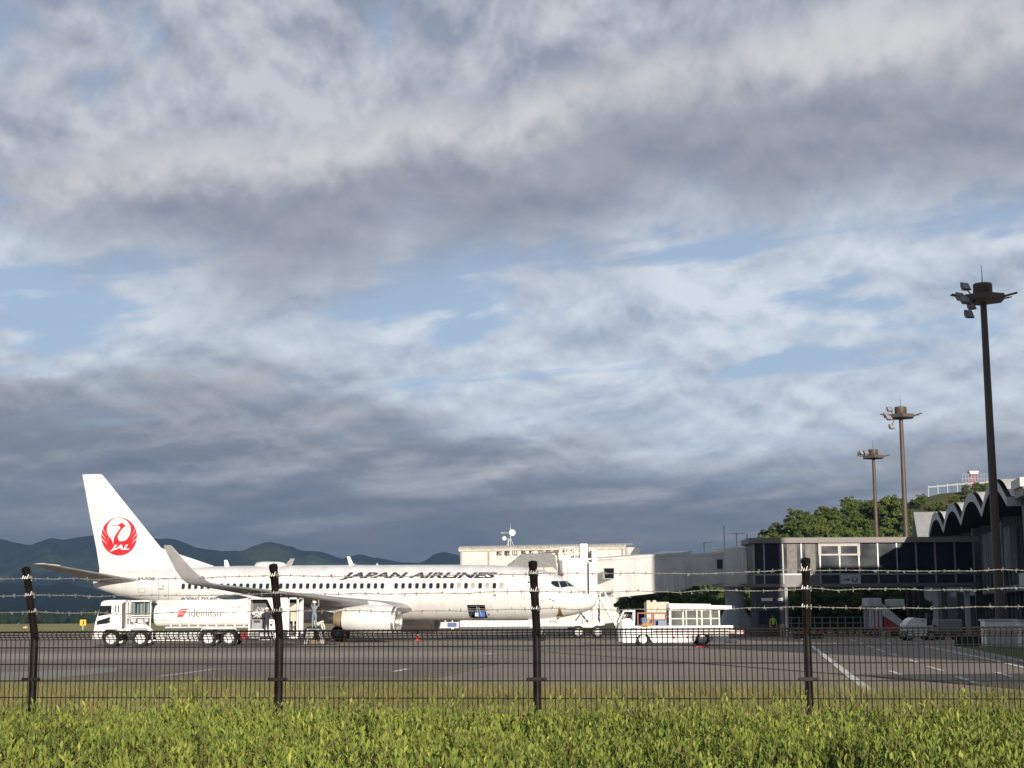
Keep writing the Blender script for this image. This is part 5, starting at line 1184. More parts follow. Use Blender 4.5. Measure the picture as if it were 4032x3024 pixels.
# wooded hill behind the terminal
HP = [(10, 0), (22, 1.5), (27, 3.6), (31, 6.6), (34, 9.2), (37, 11.6), (40, 13.2), (43, 14.0), (47, 14.8), (52, 15.8), (55, 17.0), (60, 18.2), (68, 19.0), (90, 19.5), (130, 20)]
def hill_z(x, y):
    top = np.interp(x*(215/ max(y, 170))**.3, [p[0] for p in HP], [p[1] for p in HP])
    k = min(1, max(0, (y-176)/38.0)); k = k*k*(3-2*k); b = 1-min(1, max(0, (y-250)/40.0))*.8
    return float(top*k*b)
hv = [(x, y, hill_z(x, y) + (.0 if y < 178 else .5*float(fbm(np.array(x*.2), np.array(y*.2), 3)))) for y in np.linspace(172, 300, 40) for x in np.linspace(8, 135, 60)]
hf_ = [(r*60+i, r*60+i+1, (r+1)*60+i+1, (r+1)*60+i) for r in range(39) for i in range(59)]
me = bpy.data.meshes.new('hill'); me.from_pydata(hv, [], hf_); me.polygons.foreach_set('use_smooth', [True]*len(hf_))
struct(finish(bpy.data.objects.new('hill', me), ground_mat('hill_soil', ((.045, .062, .02), (.075, .085, .03), (.16, .11, .065)), .06, fine=.5), None))
rt = random.Random(5); pts = []
tries = 0
while len(pts) < 280 and tries < 30000:
    tries += 1; y = rt.uniform(177, 226); x = rt.uniform(25, 88)
    if x/y > .40 or x/y < .13: continue
    if 55 < x < 61 and 207 < y < 216: continue
    if y > 211 and x > 54: continue
    if all((x-a)**2+(y-b)**2 > 1.75**2 for a, b in pts): pts.append((x, y))
for x, y in pts:
    s = rt.uniform(.50, .86)*((1.0 if x < 50 or y < 190 else .62) if y < 204 else .62 if x < 52 else .40); kd = rt.randrange(5)
    where = ('on the lower slope of the hill', 'halfway up the hill behind the terminal', 'on the hilltop near the guard rail')[0 if y < 192 else 1 if y < 208 else 2]
    what = ('round-crowned green tree', 'tall green tree', 'broad spreading green tree', 'slender green tree', 'low bushy green tree')[kd]
    tree('hill_tree', kd, (x, y, hill_z(x, y)-.2), s, rt.uniform(0, 6.28), f'{what} {where}', 'tree', 'trees on the hillside')
# shrubs under the corridor and the boarding bridge
px = 2500
while px < 3660:
    Y = rt.uniform(141, 149); P = W(px, 2430, Y)
    kd = rt.choice((2, 4, 0)); tree('shrub', kd, (P.x, Y, 0), rt.uniform(.55, .82), rt.uniform(0, 6.28), ('broad dark shrub', 'low bushy shrub', 'rounded shrub')[(2, 4, 0).index(kd)] + (' behind the boarding bridge' if px < 2950 else ' behind the corridor block' if px < 3110 else ' in the row under the glazed corridor'), 'shrub', 'shrubs behind the corridor')
    px += rt.uniform(26, 44)
# beacon hut and guard rail on the hill
bpz = hill_z(63, 224); bp_ = W(3832, 1880, 224)
bc = empty('beacon_tower', (bp_.x, 224, bpz), 0, 'small beacon tower with white cab and red lattice on the hilltop', 'tower')
hb = W(3832, 1892, 224).z - bpz; h1 = W(3832, 1868, 224).z - bpz; h2 = W(3832, 1857, 224).z - bpz
q = MB()
for sx in (-.35, .35):
    for sy in (-.35, .35): q.bar((sx, sy, 0), (sx, sy, h1), .09)
for k in range(5): z = h1*k/5; q.bar((-.35, -.35, z), (.35, -.35, z+h1/5), .06); q.bar((.35, -.35, z), (-.35, -.35, z+h1/5), .06)
q.build('lattice', REDPL, bc)
MB().prism([(-.45, h1), (.45, h1), (.72, h2), (-.72, h2)], -.6, .6, 'y').build('cab', WHITE, bc); bx('cap', REDPL, bc, -.55, .55, -.5, .5, h2, h2+.14)
q = MB()
for k in range(9): q.tube([(-1.8+.45*k, -.8, hb*.7), (-1.8+.45*k, -.8, h1)], .025, 5)
for z in (h1, h1*.8, h1*.6): q.tube([(-1.8, -.8, z), (1.8, -.8, z)], .02, 5)
q.build('mesh_screen', LGREY, bc)
gr = empty('guard_rail', (0, 0, 0), 0, 'grey guard rail along the hilltop road', 'guard rail')
gp = [W(3655, 1918, 222), W(3690, 1915, 222), W(3740, 1910, 222), W(3840, 1902, 222), W(3960, 1896, 222)]
q = MB()
for a, b in zip(gp[:-1], gp[1:]): q.bar(a, b, .06, .20)
q.build('rail', MGREY, gr)
for k in range(9): p = gp[0].lerp(gp[-1], k/8); zq = np.interp(p.x, [g.x for g in gp], [g.z for g in gp]); bx('post', MGREY, gr, p.x-.07, p.x+.07, 222.05, 222.2, hill_z(p.x, 222)-.3, zq+.25)

# ---------------------------------------------------------------- unseen buildings added on the right to cast shade on the terminal side
def block(name, label, x0, x1, y0, y1, h, m, rows, cols):
    t = empty(name, ((x0+x1)/2, (y0+y1)/2, 0), 0, label, 'building'); a, b = (x1-x0)/2, (y1-y0)/2
    bx('wall', m, t, -a, a, -b, b, 0, h); bx('parapet', CONC, t, -a-.15, a+.15, -b-.15, b+.15, h, h+.4)
    for r_ in range(rows):
        for c_ in range(cols):
            w = 2*a/cols; x = -a+w*(c_+.5); z = 1.0+(h-1.5)*(r_)/max(rows, 1); bx('window', GLASSB, t, x-w*.3, x+w*.3, -b-.03, -b, z, z+(h-2)/rows*.55)
    return t
block('shade_block', 'unseen grey block added beyond the right edge to shade the terminal end', 34.0, 72, 78, 90, 13.4, CONC, 3, 9)
block('shade_hangar', 'unseen pale hangar added beyond the right edge to shade the apron', 24.9, 62, 20, 30, 13.4, CLADW, 2, 7)
block('shade_shed', 'unseen small shed added at the right to cast the near shadow', 13.2, 20, 25.5, 28.5, 2.9, LGREY, 1, 4)
tw = empty('shade_tower', (32.6, 61, 0), 0, 'unseen tall concrete tower added to shade the bridge and near mast', 'tower')
bx('shaft', CONC, tw, -4.9, 4.9, -2.5, 2.5, 0, 24.0); MB().lathe([(24, 5.3), (24.6, 5.6), (25.2, 5.6)], (0, 0, 0), (0, 0, 1), 8).build('gallery', LGREY, tw); MB().lathe([(25.2, 4.0), (27.6, 4.6)], (0, 0, 0), (0, 0, 1), 8).build('cab_glazing', GLASSB, tw); MB().lathe([(27.6, 4.8), (28.0, 4.8), (28.2, 0)], (0, 0, 0), (0, 0, 1), 8).build('roof', LGREY, tw)

# ---------------------------------------------------------------- perimeter fence
FD = Vector((.9895, -.1445, 0)); FN = Vector((-.1445, -.9895, 0))      # along the fence; towards the camera
FP = Vector((.174, 11.6, 0)); SPAN_ = 1.98; NL, NR = 4, 4
fence = empty('perimeter_fence', FP, 0, 'dark brown wire mesh fence with posts and three barbed wire strands', 'fence')
fence.rotation_euler = Matrix(((FD.x, -FN.x, 0), (FD.y, -FN.y, 0), (0, 0, 1))).to_euler()      # local x along, -y towards the camera
ZT, ZB, ARM, ZTOP = 1.522, .12, .19, 1.985
def post_mesh():
    q = MB(); q.tube([(0, 0, -.1), (0, 0, 1.46), (0, -.02, 1.54), (0, -ARM, ZTOP)], .0305, 14)
    q.lathe([(0, .035), (.03, .033), (.042, 0)], (0, -ARM, ZTOP-.004), (0, -.36, .93), 12)
    me = bpy.data.meshes.new('post'); me.from_pydata([tuple(p) for p in q.v], [], q.f); me.polygons.foreach_set('use_smooth', [True]*len(q.f)); me.set_sharp_from_angle(angle=radians(40)); me.materials.append(FENCE); return me
def clamp_mesh():
    q = MB(); q.box(-.075, .075, -.042, -.030, -.012, .012); q.lathe([(-.013, .036), (.013, .036)], (0, 0, 0), (0, 0, 1), 12)
    for x in (-.06, .06): q.lathe([(0, .008), (.012, .008)], (x, -.042, 0), (0, -1, 0), 6)
    me = bpy.data.meshes.new('clamp'); me.from_pydata([tuple(p) for p in q.v], [], q.f); me.materials.append(FENCE); return me
def clip_mesh():
    q = MB(); n = 26; q.tube([(.036*cos(a), .036*sin(a), -.014+.028*k/n) for k, a in enumerate([2*pi*3*k/n for k in range(n+1)])], .0042, 5)
    for k in range(3): q.tube([(-.022+.018*k, -.040, -.018), (-.012+.018*k, -.043, .018)], .0036, 5)
    me = bpy.data.meshes.new('wire_clip'); me.from_pydata([tuple(p) for p in q.v], [], q.f); me.materials.append(mat('zinc_wire', (.42, .42, .41), .45, .3)); return me
pm, cm, wm = post_mesh(), clamp_mesh(), clip_mesh()
ZW = (1.925, 1.797, 1.668)
def arm_y(z): return -ARM*(z-1.52)/(ZTOP-1.52)
for k in range(-NL, NR+1):
    o = place(pm, 'post', None, fence, (SPAN_*k, 0, 0))
    for z in (1.153, .45): c = place(cm, 'clamp', None, o, (0, 0, z))
    for z in ZW: c = place(wm, 'wire_clip', None, o, (0, arm_y(z), z)); c.rotation_euler = (radians(-20), 0, random.uniform(-.4, .4))
# one welded mesh panel per bay
def wires_np(segs, r):
    """square-section wires for many straight segments, as numpy quads"""
    s = np.array(segs, float); a, b = s[:, 0], s[:, 1]; t = b-a; t /= np.linalg.norm(t, axis=1)[:, None]
    ref = np.where(np.abs(t[:, [2]]) > .7, np.array([[1., 0, 0]]), np.array([[0, 0, 1.]])); u = np.cross(t, ref); u /= np.linalg.norm(u, axis=1)[:, None]; w = np.cross(t, u)
    ring = [u, w, -u, -w]; v = np.stack([a+k*r for k in ring]+[b+k*r for k in ring], 1); n = len(s); base = (np.arange(n)*8)[:, None]
    f = np.concatenate([base+np.array([[k, (k+1) % 4, 4+(k+1) % 4, 4+k]]) for k in range(4)], 0); return v.reshape(-1, 3), f
segs = []; NV = 52
for k in range(NV):
    x = .024 + (SPAN_-.048)*k/(NV-1); pth = [(x, -.036, ZB), (x, -.036, 1.455), (x, -.085, 1.492), (x, -.036, ZT)]
    segs += list(zip(pth[:-1], pth[1:]))
for z, y in [(1.455, -.036), (1.474, -.060), (1.492, -.085), (1.511, -.060), (ZT-.006, -.036)] + [(1.395-.127*k, -.041) for k in range(10)]: segs.append(((.02, y, z), (SPAN_-.02, y, z)))
v, f = wires_np(segs, .0038); panel = mesh_np('mesh_panel', v, f, None, (FENCE,))
for k in range(-NL, NR): place(panel, 'mesh_panel', None, fence, (SPAN_*k, 0, 0))
# barbed wire strands
rb = random.Random(9)
for z in ZW:
    seg = []; xs = np.arange(-SPAN_*NL, SPAN_*NR+.001, .025); ph = rb.uniform(0, 6)
    wob = np.interp(xs, np.arange(-9, 9.1, .16), [rb.gauss(0, .0042) for _ in np.arange(-9, 9.1, .16)])
    sag = -.012*np.sin(np.pi*((xs/SPAN_) % 1.0))
    for s_ in (0, pi):
        P_ = [(x, arm_y(z)-.036+.0026*cos(x*150+s_), z+wob[i]+sag[i]+.0026*sin(x*150+s_)) for i, x in enumerate(xs)]
        seg += list(zip(P_[:-1], P_[1:]))
    x = -SPAN_*NL+.03
    while x < SPAN_*NR:
        i = int((x+SPAN_*NL)/.025); zz_ = z+wob[i]+sag[i]; y = arm_y(z)-.036
        for _ in range(4):
            a = rb.uniform(0, 2*pi); e = rb.uniform(.012, .022); seg.append(((x+rb.uniform(-.006, .006), y, zz_), (x+e*cos(a)*.7, y+rb.uniform(-.008, .008), zz_+e*sin(a))))
        seg.append(((x-.007, y-.004, zz_-.004), (x+.007, y-.004, zz_+.004))); x += rb.uniform(.085, .115)
    v, f = wires_np(seg, .0019); o = bpy.data.objects.new('barbed_wire', mesh_np('barbed_wire', v, f, None, (GALV,))); COL.objects.link(o); o.parent = fence

# ---------------------------------------------------------------- hedge in front of the fence
HLEAF = leaf_mat('hedge_leaves', (.060, .094, .020), (.225, .285, .056), (.410, .420, .090))
DEAD = mat('dry_leaf', (.30, .13, .05), .8, var=.3, scale=8)
def fence_y(x): return 11.6 - .146*(x-.189)
def hedge_top(x, y):
    h = .755 + .20*fbm(x*.9+3, y*.9+1, 4, 2) + .16*fbm(x*3.4, y*3.4, 3, 8) + .09*np.clip((x-2.4)/1.3, 0, 1)
    edge = np.clip((fence_y(x)-.16-y)/.35, 0, 1); return h*(.90+.10*edge)
NS = 42000
hxs = rng.uniform(-5.1, 5.3, NS*2); hys = rng.uniform(5.6, 11.85, NS*2); ok = (hys < fence_y(hxs)-.12) & (np.abs(hxs) < .36*hys+.9); hxs, hys = hxs[ok][:NS], hys[ok][:NS]; NS = len(hxs)
zt = hedge_top(hxs, hys); ln = rng.uniform(.12, .27, NS); tall = rng.random(NS) < .085; ln[tall] += rng.uniform(.05, .17, tall.sum())
tip = zt + np.where(tall, rng.uniform(.03, .21, NS)*rng.random(NS)**.6, rng.uniform(-.17, .03, NS)); tl = rng.normal(0, .22, (NS, 2))
LPS = 15; ks = np.tile(np.arange(LPS), NS); si = np.repeat(np.arange(NS), LPS); M = NS*LPS
u = (ks+.5)/LPS; u = u + rng.normal(0, .03, M)
ax = np.stack([tl[:, 0], tl[:, 1], np.ones(NS)], 1); ax /= np.linalg.norm(ax, axis=1)[:, None]
p0 = np.stack([hxs, hys, tip], 1)[si] - ax[si]*(ln[si]*(1-u))[:, None]
an = ks*2.4 + rng.uniform(0, 6.28, NS)[si] + rng.normal(0, .25, M); up = np.clip(.35 + .80*u + rng.normal(0, .25, M), -.2, 1.5)
dr = np.stack([np.cos(an)*np.cos(up), np.sin(an)*np.cos(up), np.sin(up)], 1) + ax[si]*.15; dr /= np.linalg.norm(dr, axis=1)[:, None]
sd = np.cross(dr, np.array([[0, 0, 1.]])+rng.normal(0, .25, (M, 3))); sd /= np.linalg.norm(sd, axis=1)[:, None]; nm = np.cross(sd, dr)
L = (rng.uniform(.026, .056, M)*(1.1-.35*np.abs(u-.5)))[:, None]; w = L*rng.uniform(.12, .185, M)[:, None]
v = np.stack([p0, p0+dr*L*.55+sd*w+nm*w*.35, p0+dr*L-nm*L*.06, p0+dr*L*.55-sd*w+nm*w*.35], 1).reshape(-1, 3); b4 = (np.arange(M)*4)[:, None]
f = np.concatenate([b4+np.array([[0, 1, 2]]), b4+np.array([[0, 2, 3]])], 0)
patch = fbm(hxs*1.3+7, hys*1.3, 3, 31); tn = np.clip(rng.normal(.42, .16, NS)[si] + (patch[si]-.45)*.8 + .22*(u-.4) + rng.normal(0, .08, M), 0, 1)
hedge = empty('hedge', (0, 8.5, 0), 0, 'broad yellow-green leafy hedge along the foot of the fence', 'hedge')
def lay(name, me, parent):
    o = bpy.data.objects.new(name, me); COL.objects.link(o); o.parent = parent; o.location = (0, -8.5, 0); return o
dead = rng.random(NS) < .006
fm = np.tile(dead[si], 2).astype(np.int32)
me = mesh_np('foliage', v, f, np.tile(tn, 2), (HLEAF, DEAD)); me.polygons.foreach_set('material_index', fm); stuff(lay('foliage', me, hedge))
sv, sf = wires_np(np.stack([np.stack([hxs, hys, tip], 1)-ax*(ln*1.6)[:, None], np.stack([hxs, hys, tip], 1)-ax*(ln*.08)[:, None]], 1), .0017)
stuff(lay('stems', mesh_np('stems', sv, sf, None, (mat('green_stem', (.20, .17, .06), .8, var=.2),)), hedge))
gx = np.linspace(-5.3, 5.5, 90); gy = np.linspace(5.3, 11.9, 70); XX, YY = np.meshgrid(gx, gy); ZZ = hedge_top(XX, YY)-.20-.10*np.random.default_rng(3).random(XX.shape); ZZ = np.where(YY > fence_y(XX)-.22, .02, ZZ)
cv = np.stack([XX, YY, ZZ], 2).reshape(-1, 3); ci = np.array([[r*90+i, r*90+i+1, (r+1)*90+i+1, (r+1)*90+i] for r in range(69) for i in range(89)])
lay('dark_core', mesh_np('dark_core', cv, ci, None, (mat('hedge_gap_dark', (.018, .024, .008), .95, var=.4, scale=14),)), hedge)  # dark sheet under the shoots, painting shade into the gaps

# ---------------------------------------------------------------- tall grass between fence and apron
GBL = leaf_mat('grass_blades', (.14, .145, .050), (.26, .235, .098), (.44, .375, .19))
NG = 230000
gy_ = rng.uniform(19, 37.5, NG); gx_ = rng.uniform(-.50, .54, NG)*gy_
edge = np.interp(gx_/gy_, [-.45, -.33, -.134, .063, .2, .33, .5], [35.6, 36.3, 36.6, 33.5, 31.6, 29.9, 28.5])
ok = gy_ < edge - .3*rng.random(NG); gx_, gy_ = gx_[ok], gy_[ok]; NG = len(gx_)
hh = rng.uniform(.08, .36, NG)*np.where(rng.random(NG) < .06, 1.6, 1.0)*(.6+.9*fbm(gx_*.5, gy_*.5, 3, 4)); wd_ = rng.uniform(.006, .013, NG); aa = rng.uniform(0, pi, NG); bend = rng.normal(0, .35, (NG, 2))*hh[:, None]
c_ = np.stack([np.cos(aa)*wd_, np.sin(aa)*wd_, np.zeros(NG)], 1); b0 = np.stack([gx_, gy_, np.full(NG, -.01)], 1); tp = b0 + np.stack([bend[:, 0], bend[:, 1], hh], 1)
v = np.stack([b0-c_, b0+c_, tp], 1).reshape(-1, 3); f = np.arange(3*NG).reshape(NG, 3)
gp_ = fbm(gx_*.35+2, gy_*.9, 3, 14); o = bpy.data.objects.new('tall_grass', mesh_np('tall_grass', v, f, np.clip(rng.normal(.5, .2, NG)+(gp_-.45)*.9, 0, 1), (GBL,))); COL.objects.link(o); stuff(o)
tag(o, 'strip of tall straw-green grass between fence and apron', 'grass')

# ---------------------------------------------------------------- people (one continuous skinned body each; clothes follow the body)
def skin_body(name, verts, edges, root, zones, mats, parent):
    """verts: name -> (xyz, radius); grown with Skin + Subdivision, coloured by nearest joint"""
    me = bpy.data.meshes.new(name); bm = bmesh.new(); lay_ = bm.verts.layers.skin.verify(); idx = {}
    for k, (p, r) in verts.items():
        v_ = bm.verts.new(p); v_[lay_].radius = (r, r) if not isinstance(r, tuple) else r; v_[lay_].use_root = (k == root); idx[k] = v_
    for a, b in edges: bm.edges.new((idx[a], idx[b]))
    bm.to_mesh(me); bm.free(); o = bpy.data.objects.new(name, me); COL.objects.link(o)
    o.modifiers.new('s', 'SKIN').use_smooth_shade = True; sm = o.modifiers.new('d', 'SUBSURF'); sm.levels = 1; sm.render_levels = 1
    bpy.context.view_layer.update(); ev = bpy.data.meshes.new_from_object(o.evaluated_get(bpy.context.evaluated_depsgraph_get()))
    bpy.data.objects.remove(o); ev.name = name; ev.materials.clear()
    for m in mats: ev.materials.append(m)
    keys = [(Vector(p), zones.get(k, 0)) for k, (p, r) in verts.items()]
    for pl_ in ev.polygons:
        c = pl_.center; pl_.material_index = min(keys, key=lambda q: (q[0]-c).length)[1]; pl_.use_smooth = True
    ob = bpy.data.objects.new(name, ev); COL.objects.link(ob); ob.parent = parent; return ob
def person(label, loc, rz, J, mats, helmet=None, hair=True, group=None):
    """J holds the joints in metres, facing +x; mats = (top, trousers, skin, shoes)"""
    t = empty('person', loc, rz, label, 'person', group)
    V = {}; E_ = []
    def put(k, p, r): V[k] = (tuple(p), r)
    P = {k: Vector(v) for k, v in J.items()}
    put('hip', P['hip'], (.145, .115)); put('waist', P['hip'].lerp(P['chest'], .4), (.135, .10)); put('chest', P['chest'], (.165, .115)); put('nb', P['neck'], .06); put('nm', P['neck'].lerp(P['head'], .35), .052)
    hd_ = (P['head']-P['neck']).normalized(); put('jaw', P['head']-hd_*.02+Vector((.015, 0, 0)), .075); put('skull', P['head']+hd_*.075, .094); put('crown', P['head']+hd_*.135, .06); put('nose', P['head']+hd_*.03+Vector((.105, 0, 0)), .016)
    E_ += [('hip', 'waist'), ('waist', 'chest'), ('chest', 'nb'), ('nb', 'nm'), ('nm', 'jaw'), ('jaw', 'skull'), ('skull', 'crown'), ('jaw', 'nose')]
    for s, sg in (('l', 1), ('r', -1)):
        sh_, elb, ha = P['sh'+s], P['el'+s], P['ha'+s]; put('sh'+s, sh_, .062); put('ua'+s, sh_.lerp(elb, .5), .052); put('el'+s, elb, .044); put('fa'+s, elb.lerp(ha, .45), .043); put('wr'+s, ha, .029)
        fd = (ha-elb).normalized(); sdv = fd.cross(Vector((0, 0, 1))); sdv = sdv.normalized() if sdv.length > .1 else Vector((0, 1, 0)); put('pa'+s, ha+fd*.06, (.042, .022)); E_ += [('chest', 'sh'+s), ('sh'+s, 'ua'+s), ('ua'+s, 'el'+s), ('el'+s, 'fa'+s), ('fa'+s, 'wr'+s), ('wr'+s, 'pa'+s)]
        up_ = sdv.cross(fd)
        for q, (o_, l_) in enumerate(((-.03, .068), (-.01, .08), (.011, .075), (.03, .058))):
            b0 = ha+fd*.10+sdv*o_; b1 = b0+fd*l_*.5-up_*.012; b2 = b1+fd*l_*.4-up_*.03; put(f'f{q}a'+s, b0, .0095); put(f'f{q}b'+s, b1, .0088); put(f'f{q}c'+s, b2, .0075); E_ += [('pa'+s, f'f{q}a'+s), (f'f{q}a'+s, f'f{q}b'+s), (f'f{q}b'+s, f'f{q}c'+s)]
        put('ta'+s, ha+fd*.045+sdv*.048*sg, .011); put('tb'+s, ha+fd*.085+sdv*.066*sg-up_*.01, .0095); E_ += [('pa'+s, 'ta'+s), ('ta'+s, 'tb'+s)]
        hj, kn, fo = P['hip']+Vector((0, .09*sg, -.05)), P['kn'+s], P['fo'+s]; put('hj'+s, hj, .098); put('th'+s, hj.lerp(kn, .5), .082); put('kn'+s, kn, .060); put('ca'+s, kn.lerp(fo, .4), .058); put('an'+s, fo+Vector((0, 0, .09)), .042); put('he'+s, fo+Vector((-.03, 0, .045)), .045); put('to'+s, fo+Vector((.15, 0, .035)), .034)
        E_ += [('hip', 'hj'+s), ('hj'+s, 'th'+s), ('th'+s, 'kn'+s), ('kn'+s, 'ca'+s), ('ca'+s, 'an'+s), ('an'+s, 'he'+s), ('he'+s, 'to'+s)]
    Z = {}
    for k in V:
        b_ = k[:2]
        if k in ('nm', 'jaw', 'skull', 'crown', 'nose') or b_ in ('wr', 'pa', 'ta', 'tb') or (k[0] == 'f' and k[1].isdigit()): Z[k] = 2
        elif b_ in ('hj', 'th', 'kn', 'ca', 'an') or k == 'hip': Z[k] = 1
        elif b_ in ('he', 'to'): Z[k] = 3
    skin_body('body', V, E_, 'hip', Z, mats, t)
    if helmet:
        c = P['head']+hd_*.075; q = MB(); q.lathe([(-.012, .155), (.0, .15), (.03, .128), (.075, .112), (.105, .07), (.118, 0)], c, hd_, 16); q.build('helmet', helmet, t, 50)
    elif hair:
        c = P['head']+hd_*.06; q = MB(); q.lathe([(-.05, .088), (0, .102), (.05, .096), (.085, .06), (.098, 0)], c-Vector((.022, 0, 0)), hd_, 14); q.build('hair', HAIR, t, 50)
    return t
STAND = dict(hip=(0, 0, .93), chest=(.0, 0, 1.30), neck=(.0, 0, 1.47), head=(.02, 0, 1.575), shl=(0, .19, 1.41), shr=(0, -.19, 1.41), ell=(-.02, .27, 1.12), elr=(-.02, -.27, 1.12), hal=(.08, .27, .88), har=(.08, -.27, .88), knl=(.02, .10, .49), knr=(.02, -.10, .49), fol=(0, .11, 0), **{'for': (0, -.11, 0)})
def pose(**k): d = dict(STAND); d.update(k); d['for'] = d.pop('for_', d['for']); return d
# refueller on the platform under the wing, arms up at the fuelling point
RY = 98.6; p = W(1237, 2470, RY)
person('worker in blue-grey coverall and white helmet reaching up to the wing', (p.x, RY, 1.0), radians(80), pose(head=(.0, 0, 1.58), ell=(.16, .24, 1.45), elr=(.16, -.24, 1.45), hal=(.26, .20, 1.70), har=(.26, -.20, 1.70)), (COVER, COVER, SKIN, BLACK), WSHIRT)
pf_ = empty('step_platform', (p.x, RY, 0), radians(-8), 'grey folding step platform under the airliner wing', 'ladder')
q = MB()
for sx in (-.42, .42):
    for sy in (-.25, .25): q.bar((sx*1.35, sy, .02), (sx*.8, sy, 1.0), .045)
for z in (.25, .5, .75): 
    for sx in (-1, 1): k = 1.35-.55*z; q.bar((sx*.42*k, -.25, z), (sx*.42*k, .25, z), .05)
q.build('legs', LGREY, pf_); bx('deck', LGREY, pf_, -.42, .42, -.28, .28, .97, 1.0)
# helper bending forward beside the wheel
RY2 = 99.8; p2 = W(1262, 2500, RY2)
person('worker in white shirt bending forward beside the main wheels', (p2.x-.25, RY2, .30), radians(-12), pose(hip=(-.05, 0, .90), chest=(.27, 0, 1.13), neck=(.43, 0, 1.17), head=(.53, 0, 1.16), shl=(.36, .19, 1.13), shr=(.36, -.19, 1.13), ell=(.42, .22, .85), elr=(.42, -.22, .85), hal=(.5, .18, .62), har=(.5, -.18, .62), knl=(.04, .12, .47), knr=(.0, -.12, .47)), (WSHIRT, DARKC, SKIN, BLACK), None, True)
bxs = bx('wooden_pallet', mat('pallet_wood', (.22, .17, .11), .85, var=.25), None, -.5, .5, -.35, .35, 0, .30, bev=.01); bxs.location = (p2.x-.2, RY2, 0); tag(bxs, 'low dark work step under the bending worker by the wheels', 'step')
# operator standing in the truck's pump bay
op = person('worker in dark clothes and white cap at the fuel truck panel', (TX0+tx(1050), TY-.05, .58), radians(120), pose(ell=(.1, .26, 1.14), elr=(.12, -.26, 1.14), hal=(.34, .14, 1.16), har=(.34, -.14, 1.16)), (DARKC, DARKC, SKIN, BLACK), WSHIRT)
stp = empty('truck_step', (TX0+tx(1050), TY-.05, 0), 0, 'small white step beside the fuel truck under the operator', 'step')
bx('tread', DGREY, stp, -.35, .35, -.28, .04, .52, .58); q = MB()
for sx in (-.3, .3): q.bar((sx, -.26, 0), (sx, -.2, .52), .04); q.bar((sx, .02, 0), (sx, -.02, .52), .04)
q.build('legs', DGREY, stp)
# marshaller in a lime vest by the corridor block
MY = 121.5; p = W(3046, 2508, MY)
mp = person('worker in lime safety vest standing by the corridor block', (p.x, MY, 0), radians(-80), pose(), (LIME, DARKC, SKIN, BLACK), DARKC)
# hose from the truck to the wing
q = MB(); pts_ = [(TX0+tx(1066), TY+.1, 1.0), (TX0+tx(1080), TY-.15, .35), (TX0+tx(1110), TY-.3, .05), (W(1165, 2535, 97).x, 97.0, .04), (W(1240, 2530, 97.5).x, 97.5, .04), (W(1330, 2527, 98.6).x, 98.4, .04), (W(1290, 2520, 99.5).x, 99.6, .05), (W(1236, 2500, 99).x, 99.4, .8), (W(1232, 2400, 99).x, 99.2, 2.5)]
def smooth(P, n=6):
    P = [Vector(a) for a in P]; out_ = []
    for i in range(len(P)-1):
        p0, p1, p2_, p3 = P[max(i-1, 0)], P[i], P[i+1], P[min(i+2, len(P)-1)]
        for k in range(n):
            t_ = k/n; out_.append(.5*((2*p1)+(p2_-p0)*t_+(2*p0-5*p1+4*p2_-p3)*t_*t_+(3*p1-p0-3*p2_+p3)*t_**3))
    return out_+[P[-1]]
q.tube(smooth(pts_), .045, 8); o = q.build('fuel_hose', RUBBER, None, 60); tag(o, 'black fuel hose looping over the apron to the wing', 'hose')
# traffic cones
def cone(px, py, label, m, s=1.0, group=None):
    P = G(px, py); t = empty('traffic_cone', (P.x, P.y, 0), 0, label, 'cone'); bx('base', m, t, -.19*s, .19*s, -.19*s, .19*s, 0, .04, bev=.01)
    MB().lathe([(.03, .135*s), (.70*s, .03*s), (.71*s, 0)], (0, 0, 0), (0, 0, 1), 18).build('cone_body', m, t, 40)
    MB().lathe([(.34*s, .09*s), (.50*s, .067*s)], (0, 0, 0), (0, 0, 1), 18).build('band', WHITE, t, 40); return t
cone(1358, 2528, 'orange traffic cone standing by the engine nozzle', ORANGE, 1.1); cone(1644, 2523, 'red traffic cone on the apron between engine and cargo door', REDPL, 1.1); cone(2142, 2516, 'small red cone near the airliner nose gear', REDPL, .8)
P = G(1288, 2522); ck = MB().prism([(-.28, 0), (.28, 0), (.16, .18), (-.10, .20)], -.15, .15, 'y').build('wheel_chock', ORANGE); ck.location = (P.x, P.y, 0); tag(ck, 'orange wheel chock beside the main wheels', 'chock')
P = G(2766, 2550); ck = MB().prism([(-.35, 0), (.35, 0), (.25, .12), (-.25, .12)], -.15, .15, 'y').build('wheel_chock', REDPL); ck.location = (P.x, P.y, 0); tag(ck, 'red wheel chock at the belt loader rear wheel', 'chock')
# step stool under the cargo door
P = G(1842, 2514); ss_ = empty('step_stool', (P.x, P.y, 0), 0, 'small white step stool below the open cargo door', 'stool')
bx('tread', WHITE, ss_, -.30, .30, -.15, .15, .68, .73); bx('tread', WHITE, ss_, -.33, .33, -.38, -.14, .36, .40); q = MB()
for sx in (-.32, .32): q.bar((sx*1.1, -.42, 0), (sx*.9, -.10, .70), .035); q.bar((sx*1.1, .30, 0), (sx*.9, .10, .70), .035)
q.build('frame', LGREY, ss_)
# luggage in the hold
lg = empty('luggage_box', (0, 0, 0)); lg.matrix_world = PM @ Matrix.Translation((-8.02, -1.05, 1.78)); tag(lg, 'blue luggage box inside the open cargo hold', 'box')
bx('shell', mat('bright_blue_plastic', (.06, .13, .42), .4), lg, -.34, .38, -.22, .35, 0, .42, bev=.04); bx('label', WSHIRT, lg, -.28, -.06, -.235, -.221, .06, .30)
